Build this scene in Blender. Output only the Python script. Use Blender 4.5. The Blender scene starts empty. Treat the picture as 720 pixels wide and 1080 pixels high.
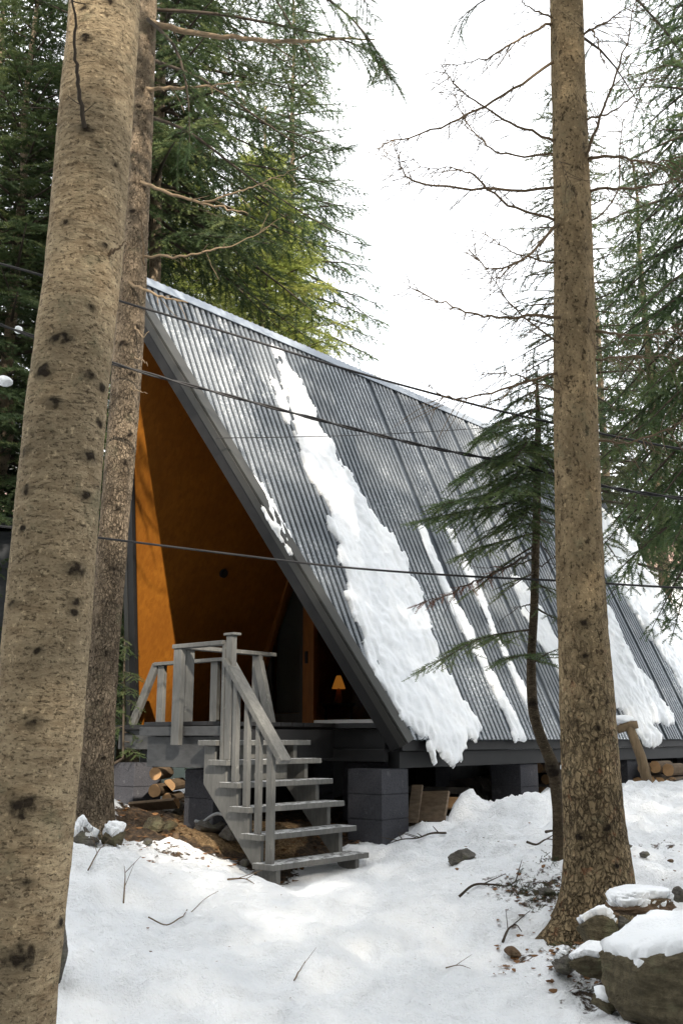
import bpy, bmesh, math, random
import numpy as np
from mathutils import Vector, noise as mnoise

# ------------------------------------------------------------------ scene, camera, light
sc = bpy.context.scene
col = sc.collection
sc.render.resolution_x, sc.render.resolution_y = 682, 1024
EYE = 1.55
F_PX = 1050.0
V_H = 778.0
PITCH = math.atan((V_H - 540) / F_PX)
cam = bpy.data.cameras.new("camera")
cam_o = bpy.data.objects.new("camera", cam)
col.objects.link(cam_o)
cam_o.location = (0, 0, EYE)
cam_o.rotation_euler = (math.pi / 2 + PITCH, 0, 0)
cam.sensor_fit = 'VERTICAL'
cam.sensor_height = 36.0
cam.lens = 36.0 * F_PX / 1080.0
cam.clip_start = 0.05
cam.clip_end = 600
sc.camera = cam_o

SUN_TO = Vector((0.29, -0.81, 0.50)).normalized()
SUN_EL = math.asin(SUN_TO.z)
SUN_AZ = math.atan2(SUN_TO.x, SUN_TO.y)
SUN_STRENGTH = 3.8
SKY_STRENGTH = 0.15
CLOUD = 7.2
sc.view_settings.view_transform = 'Standard'
sc.view_settings.look = 'None'
sc.view_settings.gamma = 1.0
sc.view_settings.use_curve_mapping = False
sc.view_settings.exposure = 1.27

w = bpy.data.worlds.new("World")
sc.world = w
w.use_nodes = True
wn = w.node_tree
wn.nodes.clear()
sky = wn.nodes.new('ShaderNodeTexSky')
sky.sky_type = 'NISHITA'
sky.sun_disc = False
sky.sun_elevation = SUN_EL
sky.sun_rotation = SUN_AZ
sky.dust_density = 2.0
tc = wn.nodes.new('ShaderNodeTexCoord')
nz = wn.nodes.new('ShaderNodeTexNoise')
nz.inputs['Scale'].default_value = 2.2
nz.inputs['Detail'].default_value = 5
cr = wn.nodes.new('ShaderNodeValToRGB')
cr.color_ramp.elements[0].position = 0.30
cr.color_ramp.elements[0].color = (0.55, 0.55, 0.55, 1)
cr.color_ramp.elements[1].position = 0.55
cr.color_ramp.elements[1].color = (0.96, 0.96, 0.96, 1)
mx = wn.nodes.new('ShaderNodeMix')
mx.data_type = 'RGBA'
mx.inputs['B'].default_value = (CLOUD * 0.965, CLOUD * 0.985, CLOUD, 1)
bg = wn.nodes.new('ShaderNodeBackground')
bg.inputs['Strength'].default_value = SKY_STRENGTH
wo = wn.nodes.new('ShaderNodeOutputWorld')
L = wn.links.new
L(tc.outputs['Generated'], nz.inputs['Vector'])
L(nz.outputs['Fac'], cr.inputs['Fac'])
L(cr.outputs['Color'], mx.inputs['Factor'])
L(sky.outputs['Color'], mx.inputs['A'])
L(mx.outputs['Result'], bg.inputs['Color'])
L(bg.outputs['Background'], wo.inputs['Surface'])

sun = bpy.data.lights.new("sun", 'SUN')
sun.energy = SUN_STRENGTH
sun.angle = math.radians(0.6)
sun.color = (1.0, 0.91, 0.78)
sun_o = bpy.data.objects.new("sun", sun)
col.objects.link(sun_o)
sun_o.rotation_euler = SUN_TO.to_track_quat('Z', 'Y').to_euler()
sun_o.location = SUN_TO * 60

# ------------------------------------------------------------------ geometry of the view
CAMP = Vector((0, 0, EYE))
FW = Vector((0, math.cos(PITCH), math.sin(PITCH)))
UP = Vector((0, -math.sin(PITCH), math.cos(PITCH)))
RT = Vector((1, 0, 0))
ZU = Vector((0, 0, 1))


def ray(u, v):
    return RT * (u - 360) + UP * (540 - v) + FW * F_PX


def at(u, v, d):
    """point at horizontal distance d along the sight line of a photo pixel"""
    q = ray(u, v)
    return CAMP + q * (d / math.hypot(q.x, q.y))


THETA = math.atan((1280 - 360) / (F_PX / math.cos(PITCH)))
R_ = Vector((math.sin(THETA), math.cos(THETA), 0))      # along the ridge, away
N_ = Vector((math.cos(THETA), -math.sin(THETA), 0))     # across, towards the near eave
q0 = ray(425, 778)
C0 = CAMP + q0 * (9.0 / math.hypot(q0.x, q0.y))         # near front corner of the eave
ALPHA = math.radians(66.4)
CA, SA = math.cos(ALPHA), math.sin(ALPHA)
HW = 1.905                                               # half width at the eave
LS = HW / CA                                             # slope length
S0 = -1.86                                               # prow of the ridge
S1 = 7.7                                                 # far gable


def H(t, s, z=0.0):
    return C0 + N_ * t + R_ * s + ZU * z


def RP(side, s, q, h):
    """point on a roof plane: s along the ridge, q up the slope, h off the surface"""
    if side > 0:
        return C0 + R_ * s + (N_ * -CA + ZU * SA) * q + (N_ * SA + ZU * CA) * h
    return C0 - N_ * (2 * HW) + R_ * s + (N_ * CA + ZU * SA) * q + (N_ * -SA + ZU * CA) * h


def on_plane(u, v, org, nrm):
    q = ray(u, v)
    k = (org - CAMP).dot(nrm) / q.dot(nrm)
    return CAMP + q * k


def roof_sq(u, v, side=1):
    org = RP(side, 0, 0, 0)
    nrm = (RP(side, 0, 0, 1) - org)
    P = on_plane(u, v, org, nrm) - org
    e = RP(side, 0, 1, 0) - org
    return P.dot(R_), P.dot(e)


def gable_tz(u, v, s):
    P = on_plane(u, v, H(0, s), R_) - C0
    return P.dot(N_), P.z


# ------------------------------------------------------------------ numpy noise
def _hash(ix, iy, seed):
    n = (ix.astype(np.int64) * 374761393 + iy.astype(np.int64) * 668265263 + seed * 974711) & 0x7fffffff
    n = ((n ^ (n >> 13)) * 1274126177) & 0x7fffffff
    return ((n ^ (n >> 16)) & 0xffff) / 65535.0


def vnoise(x, y, seed=0):
    ix = np.floor(x); iy = np.floor(y)
    fx = x - ix; fy = y - iy
    fx = fx * fx * (3 - 2 * fx); fy = fy * fy * (3 - 2 * fy)
    a = _hash(ix, iy, seed); b = _hash(ix + 1, iy, seed)
    c = _hash(ix, iy + 1, seed); d = _hash(ix + 1, iy + 1, seed)
    return (a * (1 - fx) + b * fx) * (1 - fy) + (c * (1 - fx) + d * fx) * fy - 0.5


def fbm(x, y, seed=0, oct=4):
    r = 0; amp = 1.0
    for i in range(oct):
        r = r + amp * vnoise(x, y, seed + i * 17)
        x = x * 2.03 + 13.1; y = y * 2.03 + 7.7; amp *= 0.5
    return r


# ------------------------------------------------------------------ mesh helpers
class MB:
    def __init__(self):
        self.v = []; self.f = []; self.m = []

    def add(self, vs, fs, mi=0):
        b = len(self.v)
        self.v.extend(Vector(p) for p in vs)
        for f in fs:
            self.f.append([i + b for i in f]); self.m.append(mi)

    def box(self, o, ax, ay, az, mi=0):
        """box from corner o with edge vectors"""
        o = Vector(o)
        vs = [o, o + ax, o + ax + ay, o + ay, o + az, o + ax + az, o + ax + ay + az, o + ay + az]
        fs = [(3, 2, 1, 0), (4, 5, 6, 7), (0, 1, 5, 4), (1, 2, 6, 5), (2, 3, 7, 6), (3, 0, 4, 7)]
        if ax.cross(ay).dot(az) < 0:
            fs = [f[::-1] for f in fs]
        self.add(vs, fs, mi)

    def prism(self, poly_a, poly_b, mi=0):
        n = len(poly_a)
        vs = list(poly_a) + list(poly_b)
        fs = [tuple(range(n))[::-1], tuple(range(n, 2 * n))]
        for i in range(n):
            j = (i + 1) % n
            fs.append((i, j, n + j, n + i))
        self.add(vs, fs, mi)

    def beam(self, a, b, wdir, wid, thk, mi=0):
        """board from a to b; wdir = direction of its width, centred"""
        a = Vector(a); b = Vector(b)
        d = (b - a).normalized()
        wv = (wdir - d * wdir.dot(d)).normalized()
        tv = d.cross(wv)
        o = a - wv * wid / 2 - tv * thk / 2
        self.box(o, b - a, wv * wid, tv * thk, mi)

    def tube(self, pts, radii, seg=8, mi=0, cap=True):
        n = len(pts)
        pts = [Vector(p) for p in pts]
        prev = None
        rings = []
        for i in range(n):
            d = (pts[min(i + 1, n - 1)] - pts[max(i - 1, 0)]).normalized()
            if prev is None:
                a = d.orthogonal().normalized()
            else:
                a = (prev - d * prev.dot(d))
                a = a.normalized() if a.length > 1e-6 else d.orthogonal().normalized()
            prev = a
            b = d.cross(a)
            rings.append([pts[i] + (a * math.cos(k * 2 * math.pi / seg) + b * math.sin(k * 2 * math.pi / seg)) * radii[i] for k in range(seg)])
        vs = [p for r in rings for p in r]
        fs = []
        for i in range(n - 1):
            for k in range(seg):
                k2 = (k + 1) % seg
                fs.append((i * seg + k, i * seg + k2, (i + 1) * seg + k2, (i + 1) * seg + k))
        if cap:
            fs.append(tuple(range(seg))[::-1])
            fs.append(tuple((n - 1) * seg + k for k in range(seg)))
        self.add(vs, fs, mi)


def raw_mesh(name, V, Fc, mats, base, smooth=False, midx=None, attrs=None):
    me = bpy.data.meshes.new(name)
    V = np.asarray(V, np.float32) - np.asarray(base, np.float32)
    if isinstance(Fc, np.ndarray):
        nf, k = Fc.shape
        me.vertices.add(len(V)); me.vertices.foreach_set('co', V.ravel())
        me.loops.add(nf * k); me.loops.foreach_set('vertex_index', Fc.astype(np.int32).ravel())
        me.polygons.add(nf)
        me.polygons.foreach_set('loop_start', np.arange(0, nf * k, k, dtype=np.int32))
        me.polygons.foreach_set('loop_total', np.full(nf, k, np.int32))
    else:
        me.from_pydata(V.tolist(), [], Fc)
    for m in (mats if isinstance(mats, (list, tuple)) else [mats]):
        me.materials.append(m)
    if midx is not None and any(midx):
        me.polygons.foreach_set('material_index', np.asarray(midx, np.int32))
    if attrs:
        for k, a in attrs.items():
            at_ = me.attributes.new(k, 'FLOAT', 'POINT')
            at_.data.foreach_set('value', np.asarray(a, np.float32))
    me.update(calc_edges=True)
    me.validate()
    if smooth:
        me.polygons.foreach_set('use_smooth', np.ones(len(me.polygons), bool))
    return me


def link(name, me, base, parent=None):
    o = bpy.data.objects.new(name, me)
    col.objects.link(o)
    if parent is not None:
        o.parent = parent
        wp = parent.location
        pp = parent.parent
        while pp is not None:
            wp = wp + pp.location; pp = pp.parent
        o.location = Vector(base) - wp
    else:
        o.location = base
    return o


def wloc(o):
    p = o.location.copy(); q = o.parent
    while q is not None:
        p = p + q.location; q = q.parent
    return p


def obj(name, mb, mat, parent=None, base=None, smooth=False, bevel=0.0, attrs=None):
    if base is None:
        base = wloc(parent) if parent is not None else Vector((0, 0, 0))
    me = raw_mesh(name, [tuple(p) for p in mb.v], mb.f, mat, base, smooth, mb.m, attrs)
    o = link(name, me, base, parent)
    if bevel:
        b = o.modifiers.new('bevel', 'BEVEL'); b.width = bevel; b.segments = 2; b.limit_method = 'ANGLE'
    return o


def empty(name, loc):
    o = bpy.data.objects.new(name, None)
    col.objects.link(o); o.location = loc
    o.empty_display_size = 0.2
    return o


def tag(o, label, cat, group=None, kind=None):
    if label: o['label'] = label
    if cat: o['category'] = cat
    if group: o['group'] = group
    if kind: o['kind'] = kind
    return o


def catmull(pts, n):
    pts = [Vector(p) for p in pts]
    P = [pts[0] * 2 - pts[1]] + pts + [pts[-1] * 2 - pts[-2]]
    out = []
    m = len(pts) - 1
    for i in range(n):
        x = i / (n - 1) * m
        k = min(int(x), m - 1); t = x - k
        a, b, c, d = P[k], P[k + 1], P[k + 2], P[k + 3]
        out.append(0.5 * ((2 * b) + (c - a) * t + (2 * a - 5 * b + 4 * c - d) * t * t + (3 * b - a - 3 * c + d) * t ** 3))
    return out


# ------------------------------------------------------------------ materials
class NT:
    def __init__(self, name, rough=0.8, spec=0.3):
        self.m = bpy.data.materials.new(name); self.m.use_nodes = True
        self.t = self.m.node_tree
        self.b = self.t.nodes['Principled BSDF']
        self.out = self.t.nodes['Material Output']
        self.b.inputs['Roughness'].default_value = rough
        self.b.inputs['Specular IOR Level'].default_value = spec
        self._co = None

    def lk(self, a, b): self.t.links.new(a, b)

    def co(self, scale=(1, 1, 1)):
        if self._co is None:
            self._co = self.t.nodes.new('ShaderNodeTexCoord')
        mp = self.t.nodes.new('ShaderNodeMapping')
        mp.inputs['Scale'].default_value = scale
        self.lk(self._co.outputs['Object'], mp.inputs['Vector'])
        return mp.outputs['Vector']

    def noise(self, scale, detail=4, rough=0.55, vec=None, dist=0.0):
        n = self.t.nodes.new('ShaderNodeTexNoise')
        n.inputs['Scale'].default_value = scale; n.inputs['Detail'].default_value = detail
        n.inputs['Roughness'].default_value = rough; n.inputs['Distortion'].default_value = dist
        self.lk(vec if vec is not None else self.co(), n.inputs['Vector'])
        return n.outputs['Fac']

    def voro(self, scale, feature='F1', vec=None, rand=1.0):
        n = self.t.nodes.new('ShaderNodeTexVoronoi')
        n.feature = feature
        n.inputs['Scale'].default_value = scale
        n.inputs['Randomness'].default_value = rand
        self.lk(vec if vec is not None else self.co(), n.inputs['Vector'])
        return n.outputs['Distance']

    def ramp(self, fac, stops):
        n = self.t.nodes.new('ShaderNodeValToRGB')
        e = n.color_ramp.elements
        while len(e) < len(stops): e.new(0.5)
        for i, (p, c) in enumerate(stops):
            e[i].position = p
            e[i].color = (c, c, c, 1) if isinstance(c, (int, float)) else (*c, 1)
        self.lk(fac, n.inputs['Fac'])
        return n.outputs['Color']

    def mix(self, fac, a, b, mode='MIX'):
        n = self.t.nodes.new('ShaderNodeMix'); n.data_type = 'RGBA'; n.blend_type = mode
        for s, v in (('Factor', fac), ('A', a), ('B', b)):
            if isinstance(v, (int, float)):
                n.inputs[s].default_value = v if s == 'Factor' else (v, v, v, 1)
            elif isinstance(v, tuple): n.inputs[s].default_value = (*v, 1)
            else: self.lk(v, n.inputs[s])
        return n.outputs['Result']

    def math(self, op, a, b=0.0, clamp=False):
        n = self.t.nodes.new('ShaderNodeMath'); n.operation = op; n.use_clamp = clamp
        for i, v in enumerate((a, b)):
            if isinstance(v, (int, float)): n.inputs[i].default_value = v
            else: self.lk(v, n.inputs[i])
        return n.outputs[0]

    def attr(self, name):
        n = self.t.nodes.new('ShaderNodeAttribute'); n.attribute_name = name
        return n.outputs['Fac']

    def color(self, c):
        if isinstance(c, tuple): self.b.inputs['Base Color'].default_value = (*c, 1)
        else: self.lk(c, self.b.inputs['Base Color'])

    def bump(self, h, strength=0.5, dist=0.02):
        n = self.t.nodes.new('ShaderNodeBump')
        n.inputs['Strength'].default_value = strength; n.inputs['Distance'].default_value = dist
        self.lk(h, n.inputs['Height'])
        self.lk(n.outputs['Normal'], self.b.inputs['Normal'])


def m_paint(name, c, rough=0.65, grain=(18, 18, 2.5), amt=0.25, worn=None):
    n = NT(name, rough)
    g = n.noise(3.0, 5, 0.6, n.co(grain))
    g2 = n.noise(2.2, 4)
    a = tuple(x * (1 - amt) for x in c); b = tuple(min(1, x * (1 + amt)) for x in c)
    cc = n.mix(n.ramp(g, [(0.3, 0.0), (0.7, 1.0)]), a, b)
    cc = n.mix(n.ramp(g2, [(0.35, 0.35), (0.65, 0.0)]), cc, tuple(x * 0.6 for x in c))
    if worn:
        cc = n.mix(n.ramp(n.noise(14, 5, 0.7), [(0.62, 0.0), (0.72, 0.8)]), cc, worn)
    n.color(cc)
    n.bump(g, 0.25, 0.004)
    return n.m


def m_frosted(name, c):
    n = NT(name, 0.65)
    g = n.noise(3.0, 5, 0.6, n.co((14, 14, 2.5)))
    cc = n.mix(n.ramp(g, [(0.3, 0.0), (0.7, 1.0)]), tuple(x * .75 for x in c), tuple(x * 1.25 for x in c))
    ge = n.t.nodes.new('ShaderNodeNewGeometry'); sx = n.t.nodes.new('ShaderNodeSeparateXYZ')
    n.lk(ge.outputs['Normal'], sx.inputs[0])
    upw = n.ramp(sx.outputs['Z'], [(0.45, 0.0), (0.7, 1.0)])
    fl = n.ramp(n.noise(22, 5, 0.7), [(0.44, 0.0), (0.56, 0.8)])
    f = n.math('MULTIPLY', upw, fl)
    n.color(n.mix(f, cc, (0.78, 0.79, 0.80)))
    n.bump(n.math('ADD', n.math('MULTIPLY', g, .4), f), 0.4, 0.008)
    return n.m


def m_snow():
    n = NT('snow', 0.6, 0.25)
    big = n.noise(9, 4); fine = n.noise(70, 4, 0.65)
    c = n.mix(big, (0.84, 0.865, 0.90), (0.90, 0.905, 0.91))
    n.color(c)
    h = n.math('ADD', n.math('MULTIPLY', big, 0.6), n.math('MULTIPLY', fine, 0.4))
    n.bump(h, 0.55, 0.02)
    n.b.inputs['Subsurface Weight'].default_value = 0.0
    return n.m


def m_ground():
    n = NT('snowy_ground', 0.75, 0.2)
    d = n.attr('dirt')
    e = n.math('ADD', d, n.math('MULTIPLY', n.math('SUBTRACT', n.noise(16, 5, 0.65), 0.5), 1.1))
    mask = n.ramp(e, [(0.44, 0.0), (0.54, 1.0)])
    big = n.noise(7, 4); fine = n.noise(60, 4, 0.65)
    snow = n.mix(big, (0.84, 0.865, 0.90), (0.90, 0.905, 0.91))
    # needle and bark litter that fell on the snow
    speck = n.ramp(n.noise(120, 2, 0.5), [(0.755, 0.0), (0.785, 1.0)])
    speck = n.math('MULTIPLY', speck, n.ramp(n.noise(1.7, 3), [(0.42, 0.0), (0.62, 0.9)]))
    snow = n.mix(speck, snow, (0.10, 0.07, 0.045))
    soil = n.ramp(n.noise(22, 6, 0.7), [(0.3, (0.018, 0.013, 0.010)), (0.5, (0.06, 0.042, 0.028)), (0.68, (0.16, 0.10, 0.055))])
    saw = n.ramp(n.noise(45, 5, 0.75), [(0.32, (0.05, 0.034, 0.02)), (0.52, (0.24, 0.155, 0.078)), (0.7, (0.46, 0.32, 0.18))])
    soil = n.mix(n.ramp(n.math('ADD', n.attr('saw'), n.math('MULTIPLY', n.math('SUBTRACT', n.noise(9, 4), 0.5), 0.7)), [(0.45, 0.0), (0.6, 1.0)]), soil, saw)
    n.color(n.mix(mask, snow, soil))
    h = n.math('ADD', n.math('MULTIPLY', n.noise(19, 5, 0.65), 0.6), n.math('MULTIPLY', fine, 0.4))
    n.bump(h, 0.9, 0.055)
    return n.m


def m_bark(name, light, dark, crack, vert=False, crack_amt=0.5, red=None, scale=1.0):
    n = NT(name, 0.92, 0.12)
    low = n.attr('low')
    st = n.co((1, 1, 0.5 if vert else 2.6))
    nv = n.noise(8 * scale, 7, 0.70, st)
    blot = n.noise(2.6 * scale, 4)
    c = n.mix(n.ramp(nv, [(0.38, 0.0), (0.60, 1.0)]), dark, light)
    c = n.mix(n.ramp(blot, [(0.38, 0.70), (0.58, 0.0)]), c, tuple(x * 0.52 for x in light))
    # fine dark flecks and short lenticels
    f1 = n.ramp(n.noise(52 * scale, 3, 0.65, n.co((1, 1, 1.5 if not vert else 0.8))), [(0.56, 0.0), (0.64, 1.0)])
    f2 = n.ramp(n.noise(24 * scale, 4, 0.7, n.co((1, 1, 3.6 if not vert else 0.6))), [(0.585, 0.0), (0.64, 1.0)])
    wide = n.noise(1.3 * scale, 3, 0.5, n.co((1, 1, 0.55)))
    c = n.mix(n.ramp(wide, [(0.30, 0.55), (0.52, 0.0)]), c, tuple(x * 0.5 for x in light))
    c = n.mix(n.ramp(wide, [(0.52, 0.0), (0.72, 0.45)]), c, tuple(min(1, x * 1.35) for x in light))
    c = n.mix(n.math('MULTIPLY', f1, 0.70), c, crack)
    c = n.mix(n.math('MULTIPLY', f2, 0.80 if vert else 0.50), c, crack)
    l2 = n.ramp(n.noise(38 * scale, 3, 0.6), [(0.60, 0.0), (0.68, 0.5)])
    c = n.mix(l2, c, tuple(min(1, x * 1.45) for x in light))
    h = n.math('ADD', nv, n.math('MULTIPLY', n.noise(46 * scale, 4, 0.7), 0.7))
    h = n.math('SUBTRACT', h, n.math('MULTIPLY', f2, 0.4))
    if not vert: h = n.math('ADD', h, n.math('MULTIPLY', n.noise(4.5 * scale, 5, 0.6, n.co((1, 1, 5.5)), 0.4), 1.1))
    if vert:
        warp = n.t.nodes.new('ShaderNodeTexNoise'); warp.inputs['Scale'].default_value = 14; warp.inputs['Detail'].default_value = 4
        n.lk(n.co(), warp.inputs['Vector'])
        va = n.t.nodes.new('ShaderNodeVectorMath'); va.operation = 'MULTIPLY_ADD'
        n.lk(warp.outputs['Color'], va.inputs[0]); va.inputs[1].default_value = (0.075, 0.075, 0.06)
        n.lk(n.co((1, 1, 0.48)), va.inputs[2])
        cell = n.voro(34 * scale, 'DISTANCE_TO_EDGE', va.outputs[0])
        crk = n.ramp(cell, [(0.0, 1.0), (0.05, 0.55), (0.16, 0.0)])
        crk = n.math('MULTIPLY', crk, n.ramp(n.noise(9, 3), [(0.36, 0.25), (0.56, 1.0)]))
        crk = n.math('MULTIPLY', crk, n.math('ADD', n.math('MULTIPLY', low, 0.9), 0.12), True)
        c = n.mix(n.math('MULTIPLY', crk, crack_amt), c, crack)
        h = n.math('SUBTRACT', h, n.math('MULTIPLY', crk, 1.3))
    lich = n.ramp(n.noise(5.5, 5, 0.65), [(0.58, 0.0), (0.70, 0.45)])
    c = n.mix(lich, c, (0.19, 0.185, 0.115))
    if red:
        rr = n.math('MULTIPLY', n.ramp(n.noise(13, 4, 0.7), [(0.60, 0.0), (0.70, 0.55)]), low)
        c = n.mix(rr, c, red)
    c = n.mix(n.math('MULTIPLY', n.ramp(n.math('ADD', n.attr('halo'), n.math('MULTIPLY', n.math('SUBTRACT', n.noise(30, 5, 0.75), 0.5), 0.9)), [(0.25, 0.0), (0.8, 1.0)]), 0.75), c, tuple(x * 0.33 for x in light))
    kn_ = n.ramp(n.math('ADD', n.attr('knot'), n.math('MULTIPLY', n.math('SUBTRACT', n.noise(48, 4, 0.7), 0.5), 1.0)), [(0.30, 0.0), (0.78, 0.92)])
    c = n.mix(kn_, c, (0.020, 0.014, 0.010))
    n.color(c)
    n.bump(n.math('SUBTRACT', h, n.math('MULTIPLY', kn_, 0.6)), 1.0, 0.028)
    return n.m


def m_needles(name, c0, c1, c2, trans=0.28):
    n = NT(name, 0.62, 0.25)
    c = n.ramp(n.attr('tone'), [(0.0, c0), (0.55, c1), (1.0, c2)])
    n.color(c)
    tr = n.t.nodes.new('ShaderNodeBsdfTranslucent')
    n.lk(c, tr.inputs['Color'])
    ms = n.t.nodes.new('ShaderNodeMixShader')
    ms.inputs[0].default_value = trans
    n.lk(n.b.outputs[0], ms.inputs[1]); n.lk(tr.outputs[0], ms.inputs[2])
    n.lk(ms.outputs[0], n.out.inputs['Surface'])
    return n.m


def m_rock(name, a, b, lich=0.4):
    n = NT(name, 0.88, 0.2)
    v = n.noise(6, 7, 0.7, n.co((0.8, 0.8, 3.6)), 0.8)
    f = n.noise(30, 5, 0.7)
    c = n.mix(n.ramp(v, [(0.3, 0.0), (0.7, 1.0)]), a, b)
    c = n.mix(n.ramp(f, [(0.4, 0.5), (0.6, 0.0)]), c, tuple(x * 0.45 for x in a))
    l = n.ramp(n.noise(6, 4, 0.6), [(0.56, 0.0), (0.64, lich)])
    c = n.mix(l, c, (0.19, 0.19, 0.11))
    n.color(c)
    n.bump(n.math('ADD', v, n.math('MULTIPLY', f, 0.7)), 1.0, 0.05)
    return n.m


def m_roof():
    n = NT('corrugated_slate_steel', 0.38, 0.5)
    big = n.noise(1.3, 4)
    c = n.mix(n.ramp(big, [(0.35, 0.0), (0.65, 1.0)]), (0.056, 0.067, 0.081), (0.084, 0.099, 0.117))
    # thin frost on the pans, with coarser flecks in places
    band = n.ramp(n.attr('flank'), [(0.25, 0.0), (0.65, 1.0)])
    fine = n.ramp(n.noise(120, 2, 0.6), [(0.36, 0.10), (0.64, 0.62)])
    flk = n.ramp(n.noise(46, 3, 0.6, n.co((1, 1, 0.8))), [(0.52, 0.0), (0.57, 1.0)])
    where = n.ramp(n.noise(1.3, 4), [(0.40, 0.0), (0.62, 0.85)])
    amount = n.ramp(n.noise(0.8, 3), [(0.34, 0.22), (0.62, 1.0)])
    fr = n.math('MAXIMUM', n.math('MULTIPLY', fine, 0.8), n.math('MULTIPLY', flk, where))
    fac = n.math('MULTIPLY', n.math('MULTIPLY', fr, band), amount)
    c2 = n.mix(fac, c, (0.82, 0.85, 0.88))
    n.color(c2)
    n.lk(n.math('MULTIPLY', n.math('SUBTRACT', 1.0, fac), 0.35), n.b.inputs['Metallic'])
    n.lk(n.math('ADD', n.math('MULTIPLY', fac, 0.45), n.math('ADD', 0.36, n.math('MULTIPLY', big, 0.16))), n.b.inputs['Roughness'])
    n.bump(n.math('ADD', n.math('MULTIPLY', n.math('MULTIPLY', flk, where), 0.5), n.math('MULTIPLY', n.noise(3, 2), 0.6)), 0.35, 0.010)
    return n.m


def m_plain(name, c, rough=0.7, metal=0.0, amt=0.2, sc_=12):
    n = NT(name, rough)
    v = n.noise(sc_, 4)
    n.color(n.mix(v, tuple(x * (1 - amt) for x in c), tuple(min(1, x * (1 + amt)) for x in c)))
    n.b.inputs['Metallic'].default_value = metal
    n.bump(v, 0.2, 0.004)
    return n.m


def m_ply():
    n = NT('orange_stained_plywood', 0.5, 0.3)
    g = n.noise(4, 6, 0.65, n.co((7, 7, 0.8)), 0.8)
    vo = n.t.nodes.new('ShaderNodeTexVoronoi'); vo.inputs['Scale'].default_value = 26; n.lk(n.co((1, 1, .55)), vo.inputs['Vector'])
    sp = n.t.nodes.new('ShaderNodeSeparateColor'); n.lk(vo.outputs['Color'], sp.inputs[0])
    g = n.math('ADD', n.math('MULTIPLY', g, 0.8), n.math('MULTIPLY', sp.outputs[0], 0.2))
    b = n.noise(1.8, 3)
    c = n.mix(n.ramp(g, [(0.3, 0.0), (0.7, 1.0)]), (0.185, 0.062, 0.0065), (0.27, 0.102, 0.012))
    c = n.mix(n.ramp(b, [(0.4, 0.35), (0.6, 0.0)]), c, (0.15, 0.048, 0.006))
    n.color(c); n.bump(g, 0.15, 0.003)
    return n.m


def m_block():
    n = NT('painted_concrete_block', 0.85, 0.2)
    f = n.noise(60, 5, 0.7); b = n.noise(4, 4)
    c = n.mix(b, (0.045, 0.045, 0.052), (0.072, 0.072, 0.081))
    c = n.mix(n.ramp(f, [(0.38, 0.6), (0.5, 0.0)]), c, (0.03, 0.03, 0.035))
    e = n.ramp(n.noise(9, 5, 0.7), [(0.60, 0.0), (0.68, 0.45)])
    n.color(n.mix(e, c, (0.15, 0.15, 0.155))); n.bump(f, 0.9, 0.010)
    return n.m


def m_glass():
    n = NT('dark_window_glass', 0.04, 0.5)
    n.b.inputs['Base Color'].default_value = (0.9, 0.93, 0.92, 1)
    n.b.inputs['Transmission Weight'].default_value = 1.0
    n.b.inputs['IOR'].default_value = 1.05
    return n.m


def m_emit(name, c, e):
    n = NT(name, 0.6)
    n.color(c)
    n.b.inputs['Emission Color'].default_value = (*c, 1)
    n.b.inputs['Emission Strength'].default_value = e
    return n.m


SNOW = m_snow(); GROUND = m_ground(); ROOF = m_roof(); PLY = m_ply(); BLOCK = m_block()
BARK_TAN = m_bark('tan_flecked_spruce_bark', (0.52, 0.405, 0.255), (0.265, 0.190, 0.112), (0.045, 0.031, 0.019), False)
BARK_GREY = m_bark('grey_brown_spruce_bark', (0.38, 0.295, 0.205), (0.15, 0.110, 0.074), (0.040, 0.030, 0.021), True, 0.55, None, 1.35)
BARK_SCALY = m_bark('scaly_plated_bark', (0.40, 0.30, 0.175), (0.185, 0.130, 0.073), (0.036, 0.025, 0.015), True, 0.78, (0.26, 0.085, 0.04))
BARK_THIN = m_bark('thin_mottled_bark', (0.15, 0.115, 0.075), (0.055, 0.040, 0.026), (0.020, 0.015, 0.010), False, 0.5, scale=2.5)
BARK_DARK = m_plain('dark_limb_bark', (0.055, 0.042, 0.030), 0.9)
TWIG = m_plain('dry_twig', (0.135, 0.095, 0.058), 0.9, sc_=30)
TWIG_TAN = m_plain('pale_dead_limb', (0.24, 0.175, 0.11), 0.9, amt=0.45, sc_=25)
NDL_DARK = m_needles('dark_spruce_needles', (0.026, 0.044, 0.019), (0.064, 0.094, 0.036), (0.150, 0.170, 0.060))
NDL_MID = m_needles('green_spruce_needles', (0.028, 0.054, 0.022), (0.070, 0.112, 0.042), (0.145, 0.180, 0.065))
NDL_GOLD = m_needles('yellow_green_needles', (0.09, 0.12, 0.03), (0.25, 0.29, 0.07), (0.48, 0.47, 0.15), 0.35)  # yellow green species tone, raised further to carry the sunlit look
NDL_OLIVE = m_needles('olive_spruce_needles', (0.030, 0.042, 0.020), (0.075, 0.090, 0.040), (0.135, 0.135, 0.060), 0.3)
NDL_RED = m_needles('dead_rusty_needles', (0.09, 0.035, 0.018), (0.16, 0.06, 0.028), (0.22, 0.10, 0.05))
FASCIA = m_paint('charcoal_painted_timber', (0.012, 0.012, 0.0125), 0.6, (2, 2, 2))
FASCIA2 = m_paint('charcoal_board', (0.016, 0.0155, 0.016), 0.6, (3, 3, 3))
FLASH = m_plain('grey_metal_flashing', (0.058, 0.057, 0.053), 0.45, 0.4, 0.22, 4)
RIDGE = m_plain('pale_ridge_metal', (0.30, 0.33, 0.37), 0.4, 0.4, 0.15, 4)
GREY = m_paint('grey_painted_wood', (0.118, 0.116, 0.108), 0.6, (14, 14, 2.5), 0.25, (0.21, 0.205, 0.19))
GREYF = m_frosted('frosted_grey_tread', (0.118, 0.116, 0.108))
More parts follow.
